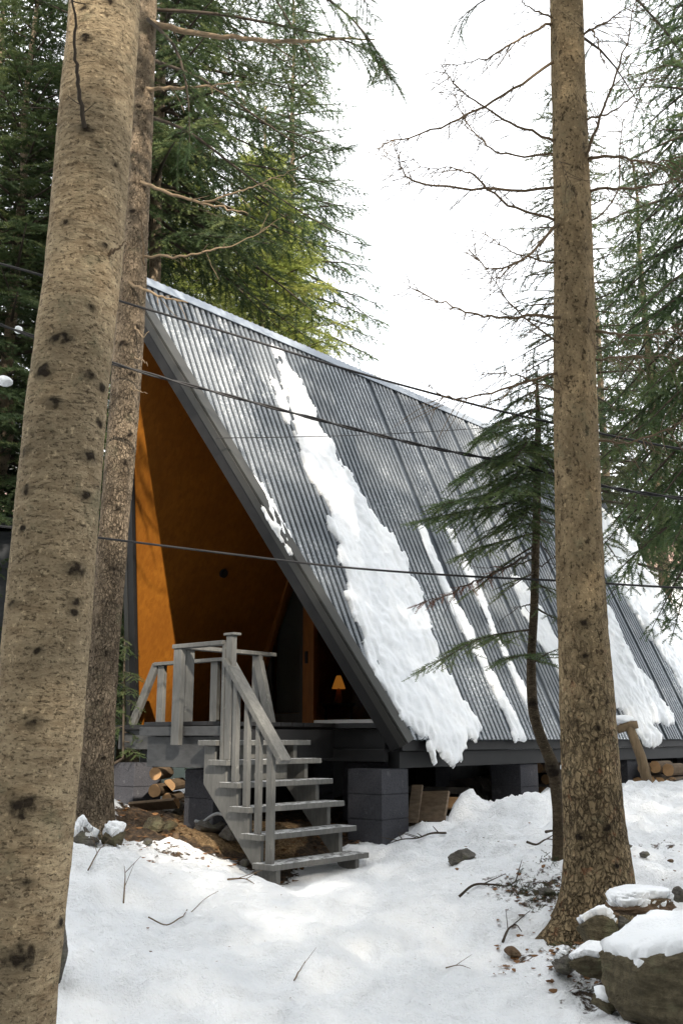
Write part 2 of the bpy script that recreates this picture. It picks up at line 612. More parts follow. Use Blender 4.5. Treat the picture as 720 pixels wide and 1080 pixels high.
GREYD = m_paint('grey_painted_rim_board', (0.065, 0.066, 0.067), 0.65, (4, 4, 10), 0.25)
ORANGE = m_paint('orange_stained_timber', (0.21, 0.075, 0.013), 0.5, (14, 14, 1.5))
DARKW = m_paint('dark_wall_board', (0.040, 0.036, 0.032), 0.7, (5, 5, 1.5))
GLASS = m_glass()
BLACK = m_plain('black_metal', (0.015, 0.015, 0.016), 0.5)
CABLE = m_plain('black_cable_rubber', (0.022, 0.021, 0.022), 0.55)
ROCK_A = m_rock('mossy_brown_rock', (0.075, 0.062, 0.038), (0.24, 0.20, 0.125), 0.5)
ROCK_B = m_rock('grey_rock', (0.115, 0.105, 0.092), (0.24, 0.22, 0.19), 0.35)
ROCK_C = m_rock('rusty_brown_rock', (0.15, 0.095, 0.058), (0.25, 0.17, 0.105), 0.2)
LOGBARK = m_plain('log_bark', (0.11, 0.075, 0.045), 0.9, amt=0.5, sc_=20)
LOGEND = m_plain('cut_log_end', (0.36, 0.215, 0.105), 0.8, amt=0.4, sc_=14)
POLE = m_paint('weathered_pole', (0.185, 0.130, 0.075), 0.85, (12, 12, 1.5), 0.45)
PLANK = m_paint('weathered_brown_plank', (0.20, 0.150, 0.105), 0.85, (3, 3, 12), 0.4)
LEAF = m_plain('brown_fallen_leaf', (0.17, 0.085, 0.035), 0.8, amt=0.6, sc_=9)
MINT = m_plain('pale_green_fence_paint', (0.52, 0.60, 0.53), 0.7)
PINK = m_plain('pale_pink_render', (0.70, 0.50, 0.42), 0.85)
TILE = m_plain('red_roof_sheet', (0.26, 0.17, 0.145), 0.7)
SHED = m_paint('slate_grey_shed_board', (0.055, 0.058, 0.062), 0.8, (3, 3, 10))
PIPE = m_plain('grey_plastic_pipe', (0.28, 0.29, 0.30), 0.5)
WHITE = m_plain('white_sill_paint', (0.72, 0.73, 0.74), 0.6, amt=0.06)
GLOW = m_emit('orange_window_glow', (0.62, 0.22, 0.03), 0.13)  # weak emission standing in for an orange glow in the window glass

# ------------------------------------------------------------------ terrain
ctrl = []


def cp(u, v, d):
    p = at(u, v, d); ctrl.append((p.x, p.y, p.z))


for a in [(360, 1080, 5.2), (60, 1080, 5.1), (700, 1078, 5.15), (292, 940, 7.35), (345, 930, 7.7), (392, 912, 8.2), (402, 904, 8.72), (365, 910, 8.4), (250, 925, 7.8), (320, 915, 8.1), (470, 880, 8.9),
          (97, 895, 7.6), (30, 960, 6.2), (620, 985, 6.4), (592, 915, 7.25), (520, 862, 9.1), (585, 846, 9.9), (650, 836, 10.6),
          (712, 828, 11.4), (170, 862, 9.6), (240, 872, 8.8), (690, 940, 6.7), (520, 940, 7.0), (715, 880, 8.6), (130, 850, 9.4)]:
    cp(*a)
for t, s, z in [(-3.6, 1, .75), (-1.9, 2, .62), (-.6, 1.5, .66), (-.5, 4.5, .80), (-.6, 7, .92), (-3.4, 5, .85), (-1.9, 7, .90),
                (-1.9, 10, 1.1), (1.6, 7.5, 1.22), (4, 10, 1.5)]:
    p = H(t, s); ctrl.append((p.x, p.y, z))
ctrl += [(0, 0, 0), (3, 2, .1), (-3, 2, -.05), (0, -12, -.4), (-14, 8, .8), (-8, 14, 1.0), (14, 8, 1.3), (0, 40, 2.2), (-50, 50, 3.0), (50, 50, 3.6),
         (-60, -60, -.5), (60, -60, .3), (-60, 5, 1.0), (60, 5, 2.0), (4.2, 5.2, .55)]
ctrl = np.array(ctrl)


def _rbf():
    X = ctrl[:, :2]; n = len(X)
    D = np.linalg.norm(X[:, None] - X[None], axis=2)
    A = np.zeros((n + 3, n + 3)); A[:n, :n] = D + np.eye(n) * 0.02
    A[:n, n] = 1; A[:n, n + 1:] = X; A[n, :n] = 1; A[n + 1:, :n] = X.T
    return np.linalg.solve(A, np.concatenate([ctrl[:, 2], [0, 0, 0]]))


RBF = _rbf()


def gz0(x, y):
    x = np.atleast_1d(np.asarray(x, float)); y = np.atleast_1d(np.asarray(y, float))
    n = len(ctrl); r = RBF[n] + RBF[n + 1] * x + RBF[n + 2] * y
    for i in range(n):
        r = r + RBF[i] * np.hypot(x - ctrl[i, 0], y - ctrl[i, 1])
    return r


def gpx(u, v):
    """ground point under a photo pixel"""
    q = ray(u, v); q = q / math.hypot(q.x, q.y)
    d = np.arange(2.5, 40, 0.02)
    z = gz0(q.x * d, q.y * d)
    k = np.argmax(EYE + q.z * d < z)
    return Vector((q.x * d[k], q.y * d[k], float(z[k])))


def poly_sd(px, py, poly):
    """signed distance, positive inside"""
    px = np.asarray(px); d = np.full(px.shape, 1e9); ins = np.zeros(px.shape, bool)
    n = len(poly)
    for i in range(n):
        ax, ay = poly[i]; bx, by = poly[(i + 1) % n]
        ex, ey = bx - ax, by - ay
        t = np.clip(((px - ax) * ex + (py - ay) * ey) / (ex * ex + ey * ey + 1e-12), 0, 1)
        d = np.minimum(d, np.hypot(px - ax - t * ex, py - ay - t * ey))
        c = ((ay > py) != (by > py)) & (px < (bx - ax) * (py - ay) / ((by - ay) if by != ay else 1e-9) + ax)
        ins ^= c
    return np.where(ins, d, -d)


def gpoly(pts):
    return [(p.x, p.y) for p in (gpx(*a) for a in pts)]


foot = [(p.x, p.y) for p in (H(-3.75, -.2), H(-.38, -.2), H(-.38, 7.6), H(-3.75, 7.6))]
yard = gpoly([(112, 884), (150, 846), (200, 838), (250, 838), (330, 848), (372, 850), (384, 892), (352, 898), (322, 902), (304, 922), (288, 932), (268, 916), (248, 900), (215, 896), (170, 890), (140, 893)])
sawp = gpoly([(172, 872), (196, 862), (215, 864), (250, 878), (258, 893), (232, 893), (200, 885)])
sawp2 = gpoly([(245, 868), (300, 868), (330, 884), (310, 905), (285, 912), (262, 900)])
PATCH = [(gpx(578, 950), .45, .56), (gpx(530, 945), .25, .48), (gpx(600, 1000), .22, .62), (gpx(586, 912), .22, .62), (gpx(690, 960), .25, .4),
         (gpx(560, 1020), .3, .5), (gpx(185, 905), .35, .50), (gpx(95, 905), .3, .55), (gpx(640, 1060), .35, .55), (gpx(700, 895), .3, .46)]
LUMP = [(gpx(490, 868), .13, .20), (gpx(455, 880), .22, .07), (gpx(550, 858), .35, .08), (gpx(640, 850), .4, .08), (gpx(102, 922), .33, .15), (gpx(98, 950), .24, .08),
        (gpx(120, 935), .12, .06), (gpx(585, 1030), .15, .06), (gpx(560, 1050), .12, .04)]


def axis(lo, a, b, hi, step, grow=1.22):
    xs = list(np.arange(a, b, step)); s = step; x = a
    left = []
    while x > lo:
        s *= grow; x -= s; left.append(x)
    s = step; x = xs[-1]; right = []
    while x < hi:
        s *= grow; x += s; right.append(x)
    return np.array(left[::-1] + xs + right)


xs = axis(-150, -3.4, 4.4, 150, 0.036); ys = axis(-150, 4.2, 12.2, 220, 0.036)
GX, GY = np.meshgrid(xs, ys)
fx, fy = GX.ravel(), GY.ravel()
gz = gz0(fx, fy)
dirt = np.maximum(np.clip(0.5 + poly_sd(fx, fy, foot) * 3.0, 0, 1), np.clip(0.5 + poly_sd(fx, fy, yard) * 3.0, 0, 1))
for p, r, k in PATCH:
    dirt = np.maximum(dirt, k * np.exp(-((fx - p.x) ** 2 + (fy - p.y) ** 2) / (r * r)))
saw = np.maximum(np.clip(0.5 + poly_sd(fx, fy, sawp) * 5, 0, 1), 0.85 * np.clip(0.5 + poly_sd(fx, fy, sawp2) * 4, 0, 1))
snowy = 1 - np.clip((dirt - .3) / .4, 0, 1)
stair_xy = [(q.x, q.y) for q in (C0 + N_ * .35 + R_ * -1.75, C0 + N_ * .35 + R_ * -.55, C0 + N_ * -.7 + R_ * -.55, C0 + N_ * -.7 + R_ * -1.75)]
near_stair = np.clip(0.6 + poly_sd(fx, fy, stair_xy) * 3.5, 0, 1)
gz = gz - .055 * near_stair
for p, r, h in LUMP:
    gz = gz + h * np.exp(-(((fx - p.x) ** 2 + (fy - p.y) ** 2) / (r * r)) ** 1.6)
gz = gz + snowy * (1 - .8 * near_stair) * (0.05 + 0.07 * fbm(fx * 1.3, fy * 1.3, 3) + 0.045 * fbm(fx * 4.3, fy * 4.3, 9) + 0.040 * fbm(fx * 13, fy * 13, 21, 3)) + (1 - snowy) * (0.06 * fbm(fx * 6, fy * 6, 5) + 0.03 * fbm(fx * 19, fy * 19, 51))
# crusty lumps, strongest on the bank that slid off the roof
bank = [(q.x, q.y) for q in (gpx(440, 900), gpx(470, 868), gpx(560, 846), gpx(720, 828), gpx(720, 900), gpx(560, 915), gpx(470, 915))]
onb = np.clip(.4 + poly_sd(fx, fy, bank) * 2.0, 0, 1)
bill = np.abs(fbm(fx * 6.5, fy * 6.5, 77, 4))
gz = gz + snowy * (1 - .8 * near_stair) * ((.05 + .11 * onb) * (bill - .2) + .018 * np.abs(fbm(fx * 17, fy * 17, 91, 3)))
# trodden hollows along the path
rngf = np.random.default_rng(5)
for i in range(90):
    u = rngf.uniform(110, 520); v = rngf.uniform(935, 1075)
    p = gpx(u, v); a = rngf.uniform(0, 3.14); ca, sa = math.cos(a), math.sin(a)
    dx, dy = fx - p.x, fy - p.y
    e = ((dx * ca + dy * sa) / 0.15) ** 2 + ((-dx * sa + dy * ca) / 0.065) ** 2
    gz = gz - snowy * rngf.uniform(.012, .045) * np.exp(-e)
nx, ny = len(xs), len(ys)
I = np.arange(nx * ny).reshape(ny, nx)
Q = np.stack([I[:-1, :-1], I[:-1, 1:], I[1:, 1:], I[1:, :-1]], -1).reshape(-1, 4)
me = raw_mesh('ground', np.stack([fx, fy, gz], 1), Q, GROUND, (0, 0, 0), True, None, {'dirt': dirt, 'saw': saw})
tag(link('ground', me, (0, 0, 0)), 'trodden snow with a bare strip of soil under the cabin', 'ground', kind='structure')
GZ = gz.reshape(ny, nx)


def gh(x, y):
    i = min(max(int(np.searchsorted(xs, x)) - 1, 0), nx - 2); j = min(max(int(np.searchsorted(ys, y)) - 1, 0), ny - 2)
    a = (x - xs[i]) / (xs[i + 1] - xs[i]); b = (y - ys[j]) / (ys[j + 1] - ys[j])
    return float((GZ[j, i] * (1 - a) + GZ[j, i + 1] * a) * (1 - b) + (GZ[j + 1, i] * (1 - a) + GZ[j + 1, i + 1] * a) * b)


def gp(u, v, dz=0.0):
    p = gpx(u, v)
    return Vector((p.x, p.y, gh(p.x, p.y) + dz))


# ------------------------------------------------------------------ the cabin
c_mid = H(-HW, 2.5)
cabin = empty('a_frame_cabin', (c_mid.x, c_mid.y, 0.6))
tag(cabin, 'small A-frame cabin with steep corrugated slate roof and orange lined porch', 'cabin')


def part(name, mb, mat, parent=cabin, **k):
    return obj(name, mb, mat, parent, **k)


def q_top(h):
    return (HW + h * SA) / CA


def slab(side, h0, h1, sf0, s1, qlo=0.0):
    m = MB()
    def ring(h):
        qt = q_top(h)
        return [RP(side, sf0 + S0 * qlo / LS, qlo, h), RP(side, s1, qlo, h), RP(side, s1, qt, h), RP(side, sf0 + S0 * qt / LS, qt, h)]
    m.prism(ring(h0), ring(h1))
    return m


def corrugated(side):
    per = 0.077
    prof = [(0.0, 0.0, 0), (0.020, 0.0, 0), (0.027, 0.024, .8), (0.046, 0.026, 1.0), (0.068, 0.024, .55)]
    V = []; Fc = []; flank = []
    ss = []
    s = S0 + .02
    k = 0
    while s < S1 - .02:
        for dx, h, f in prof:
            if k > 46 and k % 7 == 5: h = 0.002; f = 0.0
            ss.append((s + dx, h, f))
        s += per; k += 1
    for s_, h, f in ss:
        q0_ = max(0.0, min(1.0, s_ / S0)) * LS if s_ < 0 else -0.03
        for j in range(5):
            q = q0_ + (q_top(h) - q0_) * j / 4
            V.append(tuple(RP(side, s_, q, h))); flank.append(f)
    n = len(ss)
    for i in range(n - 1):
        for j in range(4):
            f = (i * 5 + j, (i + 1) * 5 + j, (i + 1) * 5 + j + 1, i * 5 + j + 1)
            Fc.append(f if side > 0 else f[::-1])
    me = raw_mesh('roof_sheet', V, Fc, ROOF, wloc(cabin), False, None, {'flank': flank})
    return link('roof_sheet', me, wloc(cabin), cabin)


for side in (1, -1):
    part('roof_deck', slab(side, -0.012, -0.135, 0.0, S1), FASCIA)
    part('ceiling_lining', slab(side, -0.138, -0.148, 0.02, S1 - .05, 0.02), PLY)
    sheet = corrugated(side)
    if side < 0: sheet['label'] = 'far roof slope in corrugated slate steel'
    # barge board, flashing and their dark edge run along the sloping front verge
    A = RP(side, 0, 0, 0); B = RP(side, S0, LS, 0)
    d = (B - A).normalized(); nrm = (RP(side, 0, 0, 1) - A)
    out = d.cross(nrm)
    if out.dot(R_) > 0: out = -out
    m = MB()
    o = A - d * 0.05 - nrm * 0.165
    ln = (B - A) + d * 0.05
    m.box(o + out * 0.002, ln, nrm * 0.18, out * 0.035)
    part('barge_board', m, FASCIA2, bevel=0.004)
    m = MB()
    m.box(A - d * 0.06 + nrm * 0.018 - out * 0.085, ln, nrm * 0.022, out * 0.120)
    m.box(A - d * 0.06 + nrm * -0.055 + out * 0.039, ln, nrm * 0.072, out * 0.006)
    part('verge_flashing', m, FLASH, bevel=0.003)
    # eave edge
    e0 = -0.02 if side > 0 else -2 * HW + .02
    sg = 1 if side > 0 else -1
    m = MB()
    m.box(H(e0 - .10 * sg, 0.03, -0.115), R_ * (S1 - .05), N_ * 0.085 * sg, ZU * 0.105)
    part('eave_fascia', m, FASCIA2, bevel=0.004)
    m = MB()
    m.box(H(e0 - .20 * sg, 0.06, -0.265), R_ * (S1 - .1), N_ * 0.13 * sg, ZU * 0.146)
    part('sill_beam', m, FASCIA, bevel=0.004)

m = MB()
for side in (1, -1):
    a = RP(side, S0 - .03, LS + .02, .036); b = RP(side, S1 + .02, LS + .02, .036)
    dn = (RP(side, 0, 0, 0) - RP(side, 0, 1, 0)) * .11; th = (RP(side, 0, 0, 1) - RP(side, 0, 0, 0)) * .010
    m.box(a, b - a, dn, th)
part('ridge_cap', m, RIDGE, bevel=0.003)

# floors
ZD = 0.13
m = MB()
m.prism([H(-3.55, -.45, ZD - .045), H(-1.62, -.45, ZD - .045), H(-1.62, -.05, ZD - .045), H(-.24, -.05, ZD - .045), H(-.24, 7.55, ZD - .045), H(-3.55, 7.55, ZD - .045)],
        [H(-3.55, -.45, ZD), H(-1.62, -.45, ZD), H(-1.62, -.05, ZD), H(-.24, -.05, ZD), H(-.24, 7.55, ZD), H(-3.55, 7.55, ZD)])
part('porch_floor', m, FASCIA2)
m = MB()
m.box(H(-1.58, 0.02, ZD - .25), N_ * 1.36, R_ * .06, ZU * .2)
m.box(H(-1.58, -0.045, ZD - .34), N_ * 1.40, R_ * .06, ZU * .11)
part('porch_rim', m, FASCIA2, bevel=.004)
m = MB()
m.box(H(-3.52, -.40, ZD - .25), N_ * 1.9, R_ * .05, ZU * .2)
part('porch_rim', m, GREYD, bevel=.004)
# landing
SL = -1.64
m = MB()
for k in range(11):
    m.box(H(-1.54, SL + .002 + k * .144, ZD - .035), N_ * .80, R_ * .137, ZU * .035)
part('landing_floor', m, FASCIA2, bevel=.003)
m = MB()
m.box(H(-1.56, SL - .03, ZD - .115), N_ * 1.10, R_ * .05, ZU * .075)
part('landing_edge', m, GREYD, bevel=.004)
m = MB()
m.box(H(-1.52, SL + .03, ZD - .37), N_ * 1.03, R_ * .045, ZU * .25)
m.box(H(-1.52, SL + .08, ZD - .30), N_ * .045, R_ * 1.15, ZU * .25)
part('landing_rim', m, GREYD, bevel=.004)
m = MB(); m.box(H(-.79, SL + .08, ZD - .31), N_ * .045, R_ * 1.48, ZU * .25); part('landing_rim', m, FASCIA2, bevel=.004)

# landing railing
m_r = empty('railing', H(-.75, SL + .3, ZD)); m_r.parent = cabin; m_r.location = H(-.75, SL + .3, ZD) - wloc(cabin)


def rpart(name, mb, mat=GREY): return obj(name, mb, mat, m_r, bevel=.004)


ZR = 0.765
TP1, TP2 = -.42, -1.04
for dt, wd in ((0, .072), (-.062, .038)):
    m = MB(); m.box(H(TP1 + dt - wd / 2, SL - .075, -.169), N_ * wd, R_ * .05, ZU * (ZR + .169 + (.03 if dt == 0 else -.02))); rpart('newel_post', m)
m = MB(); m.box(H(TP1 - .055, SL - .09, ZR + .031), N_ * .12, R_ * .085, ZU * .02); rpart('post_cap', m)
m = MB(); m.box(H(TP2 - .05, SL - .078, -.06), N_ * .10, R_ * .045, ZU * (ZR + .06 - .04)); rpart('post', m)
m = MB(); m.box(H(TP2 - .045, SL - .078 + .1, -.0), N_ * .045, R_ * .09, ZU * (ZR - .04)); rpart('post', m)
m = MB(); m.box(H(TP2 - .06, SL - .09, ZR - .039), N_ * (TP1 - TP2), R_ * .10, ZU * .035); rpart('top_rail', m)
m = MB(); m.box(H(TP2 - .05, SL + .012, ZR - .04), N_ * .09, R_ * 1.05, ZU * .034); rpart('top_rail', m)
m = MB(); m.box(H(TP2 - .05, -.80, ZD), N_ * .09, R_ * .045, ZU * (ZR - ZD - .041)); rpart('post', m)
m = MB(); m.beam(H(TP2 + .05, -.82, ZR - .10), H(TP2 + .22, -.82, .1), R_, .05, .085); rpart('brace', m)
# rear rail of the porch
tl, tr_ = -2.92, -1.80
SR = -.40
m = MB(); m.box(H(tl, SR - .05, ZR - .03), N_ * (tr_ - tl), R_ * .09, ZU * .036); rpart('top_rail', m)
for t in (-2.84, -2.45, -2.02):
    m = MB(); m.box(H(t - .045, SR - .02, ZD - .1), N_ * .10, R_ * .045, ZU * (ZR - ZD + .069)); rpart('baluster', m)
m = MB(); m.beam(H(-2.92, SR - .01, ZR - .02), H(-3.28, SR - .01, ZD + .0), R_, .045, .09); rpart('brace', m)

# piers of stacked block
def pier(t, s, ztop, w_=.36):
    p = H(t, s); zb = gh(p.x, p.y) - .25; zt = EYE + ztop
    m = MB(); z = zb; k = 0
    hh = (zt - zb) / max(1, round((zt - zb) / .205))
    while z < zt - .02:
        m.box(H(t - w_ / 2, s - w_ / 2, z - EYE), N_ * w_, R_ * w_, ZU * (hh - .006))
        m.box(H(t - w_ / 2 + .006, s - w_ / 2 + .006, z - EYE + hh - .006), N_ * (w_ - .012), R_ * (w_ - .012), ZU * .006)
        z += hh
    return part('block_pier', m, BLOCK, bevel=.007)


pier(-.27, -.02, -.268, .38)
for s in (2.35, 4.9, 7.3):
    pier(-.30, s, -.268)
for t, s in ((-1.08, SL + .42), (-3.3, -.30), (-3.4, 2.6), (-3.4, 5.2), (-1.9, 1.8)):
    pier(t, s, -.27 if s > 0 else -.255)
m = MB()  # dark boards added to shut out light beneath the cabin
for k in range(34):
    m.box(H(-3.62, .9 + k * .19, -1.05), R_ * .186, N_ * .02, ZU * .84)
part('shade_boards', m, FASCIA)
m = MB()  # rear row of the added boards, keeping the underside dark
for k in range(9):
    m.box(H(-3.58 + k * .19, 7.2, -1.05), N_ * .186, R_ * .02, ZU * .84)
for k in range(9):
    m.box(H(-1.70 + k * .16, 7.2, -1.05), N_ * .156, R_ * .02, ZU * .84)
part('shade_boards', m, FASCIA)
m = MB(); m.box(H(-3.66, -.62, -.9), N_ * .10, R_ * .10, ZU * 1.0); part('corner_post', m, GREYD, bevel=.005)

# gable wall with glazed doors, set back under the prow
SG = 1.55
def roof_z(t):       # underside of lining above t
    tt = -t if t > -HW else 2 * HW + t
    return (tt / CA - 0.163 / SA / CA * 1.0) * SA if False else (tt * SA / CA - 0.150 / CA)


def gquad(m, t0, t1, z0, s0, s1, zmax=None):
    zt0, zt1 = roof_z(t0), roof_z(t1)
    if zmax is not None: zt0, zt1 = min(zt0, zmax), min(zt1, zmax)
    m.prism([H(t0, s0, z0), H(t1, s0, z0), H(t1, s0, zt1), H(t0, s0, zt0)], [H(t0, s1, z0), H(t1, s1, z0), H(t1, s1, zt1), H(t0, s1, zt0)])


tA, _ = gable_tz(321.5, 700, SG); tB, _ = gable_tz(333, 700, SG)
m = MB(); gquad(m, tA, tB, ZD, SG - .04, SG + .06, 2.6); post = part('door_post', m, ORANGE, bevel=.004); post['label'] = 'upright orange stained door post'
m = MB(); m.box(H(tA + .05, SG - .06, ZD + .72), N_ * .035, R_ * .02, ZU * .14); obj('door_latch', m, BLACK, post)
m = MB()
m.box(H(tB + .002, SG - .03, ZD + .012), N_ * (-.33 - tB), R_ * .07, ZU * .055)
part('window_sill', m, WHITE, bevel=.003)
m = MB(); gquad(m, tB, -HW, ZD + .07, SG + .01, SG + .018); gquad(m, -HW, -.42, ZD + .07, SG + .01, SG + .018); win = part('gable_window', m, GLASS)
tC = tA - .62
m = MB(); gquad(m, tC + .09, tA - .07, ZD + .15, SG + .005, SG + .013, 2.2); door = part('glazed_door', m, GLASS)
m = MB()
m.box(H(tC, SG - .02, ZD + .01), N_ * (tA - tC - .003), R_ * .05, ZU * .14)
gquad(m, tC, tC + .088, ZD + .15, SG - .02, SG + .03, 2.2); gquad(m, tA - .068, tA - .003, ZD + .15, SG - .02, SG + .03, 2.2)
obj('door_frame', m, DARKW, door)
m = MB(); gquad(m, tC + .10, tA - .08, ZD + .16, SG + .06, SG + .07, 2.15); obj('curtain', m, m_plain('grey_curtain', (0.05, 0.047, 0.043), .9), door)
m = MB()
gquad(m, -2 * HW + .24, tC - .003, ZD, SG + .03, SG + .08); part('gable_wall', m, DARKW)
# orange rafter against the far lining, in front of the gable wall
a = gable_tz(276, 708, SG - .05); b = gable_tz(303, 612, SG - .05)
dz = (b[1] - a[1]) / (b[0] - a[0])
t1_ = a[0] + (2.7 - a[1]) / dz
m = MB(); m.beam(H(a[0] - (a[1] - ZD) / dz, SG - .05, ZD), H(t1_, SG - .05, 2.7), R_, .06, .10); part('gable_rafter', m, ORANGE)
# rear gable closes the house
m = MB(); m.prism([H(-3.6, 7.5, ZD), H(-.2, 7.5, ZD), H(-HW, 7.5, roof_z(-HW) - .0)], [H(-3.6, 7.56, ZD), H(-.2, 7.56, ZD), H(-HW, 7.56, roof_z(-HW))]); part('rear_gable', m, DARKW)
# round vent on the far lining
s_, q_ = roof_sq(226, 600, -1)
m = MB(); c = RP(-1, s_, q_, -.164); nn = (RP(-1, 0, 0, 0) - RP(-1, 0, 0, 1)); m.tube([c, c + nn * .03], [.052, .048], 20)
part('round_vent', m, BLACK, smooth=False)

# added table and glowing cone that stand in for the orange window glow
p = H(gable_tz(357, 720, 2.3)[0], 2.3, ZD)
tb = empty('side_table', p); tag(tb, 'small dark table added under the glowing cone behind the porch window', 'table')
m = MB(); m.box(p + Vector((-.2, -.2, .25)), Vector((.4, 0, 0)), Vector((0, .4, 0)), Vector((0, 0, .03))); obj('tabletop', m, DARKW, tb, bevel=.004)
for sx in (-.17, .14):
    for sy in (-.17, .14):
        m = MB(); m.box(p + Vector((sx, sy, 0)), Vector((.03, 0, 0)), Vector((0, .03, 0)), Vector((0, 0, .249))); obj('leg', m, DARKW, tb)
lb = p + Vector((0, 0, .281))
lm = empty('window_glow', lb); tag(lm, 'added glowing orange cone standing in for the orange glow in the porch window', 'window glow')
m = MB(); m.tube([lb, lb + ZU * .02, lb + ZU * .06, lb + ZU * .15, lb + ZU * .19], [.06, .06, .045, .03, .012], 16); obj('glow_base', m, ORANGE, lm, smooth=True)
m = MB(); m.tube([lb + ZU * .18, lb + ZU * .25, lb + ZU * .34], [.085, .062, .028], 20, cap=False); obj('glow_cone', m, GLOW, lm, smooth=True)

# ------------------------------------------------------------------ stairs
RISE = [-.02, -.17, -.335, -.51, -.70, -.90]
RUN = .128
T0 = -.655
SN, SF = SL - .06, SL + .96
stairs = empty('wooden_stairs', H(0, SL + .5, -1.05)); tag(stairs, 'steep grey painted wooden steps with a handrail up to the porch', 'stairs')


def spart(name, mb, mat=GREY, **k): return obj(name, mb, mat, stairs, bevel=.004, **k)


for i, z in enumerate(RISE):
    t0 = T0 + RUN * i
    m = MB(); m.box(H(t0 - .075, SN - .04, z - .042), N_ * .215, R_ * (SF - SN + .08), ZU * .042); spart('tread', m, GREYF)
zb = EYE * 0 + (gpx(295, 927).z - EYE) - .05
for s, w_ in ((SN + .02, .045), (SF - .10, .045)):
    pts = []
    n = len(RISE)
    for i, z in enumerate(RISE):
        t0 = T0 + RUN * i
        pts += [(t0 - .06, z - .043), (t0 + .115, z - .043)]
        # vertical cut down to next tread
        if i < n - 1: pts[-1] = (T0 + RUN * (i + 1) - .06, z - .043)
    poly = pts + [(T0 + RUN * (n - 1) + .115, zb), (T0 + RUN * (n - 1) + .0, zb), (T0 - .062, -.36)]
    m = MB()
    m.prism([H(t, s, z) for t, z in poly], [H(t, s + w_, z) for t, z in poly])
    spart('stringer', m)
for i in range(2):
    t0 = T0 + RUN * i
    m = MB(); m.box(H(t0 + .01, SN + .07, RISE[i + 1] + .001), N_ * .02, R_ * (SF - SN - .34), ZU * (RISE[i] - RISE[i + 1] - .044)); spart('riser', m)
hA = H(-.455, SL - .05, .605); hB = H(.185, SL - .05, -.175)
hr = MB()
mid = hA.lerp(hB, .36) + ZU * .02
hd = (hB - hA).normalized()
hr.beam(hA, hB, R_, .115, .042)
spart('handrail', hr)
for i, z in enumerate(RISE[1:], 1):
    if i == 1: continue
    tt = T0 + RUN * i + .070
    k = (tt + .455) / .64
    ztop = .605 - .78 * k - .035
    wd = .045 if i < 5 else .06
    m = MB(); m.box(H(tt - wd / 2, SL - .085, z + .001), N_ * wd, R_ * .042, ZU * (ztop - z)); spart('newel_post' if i == 5 else 'baluster', m)

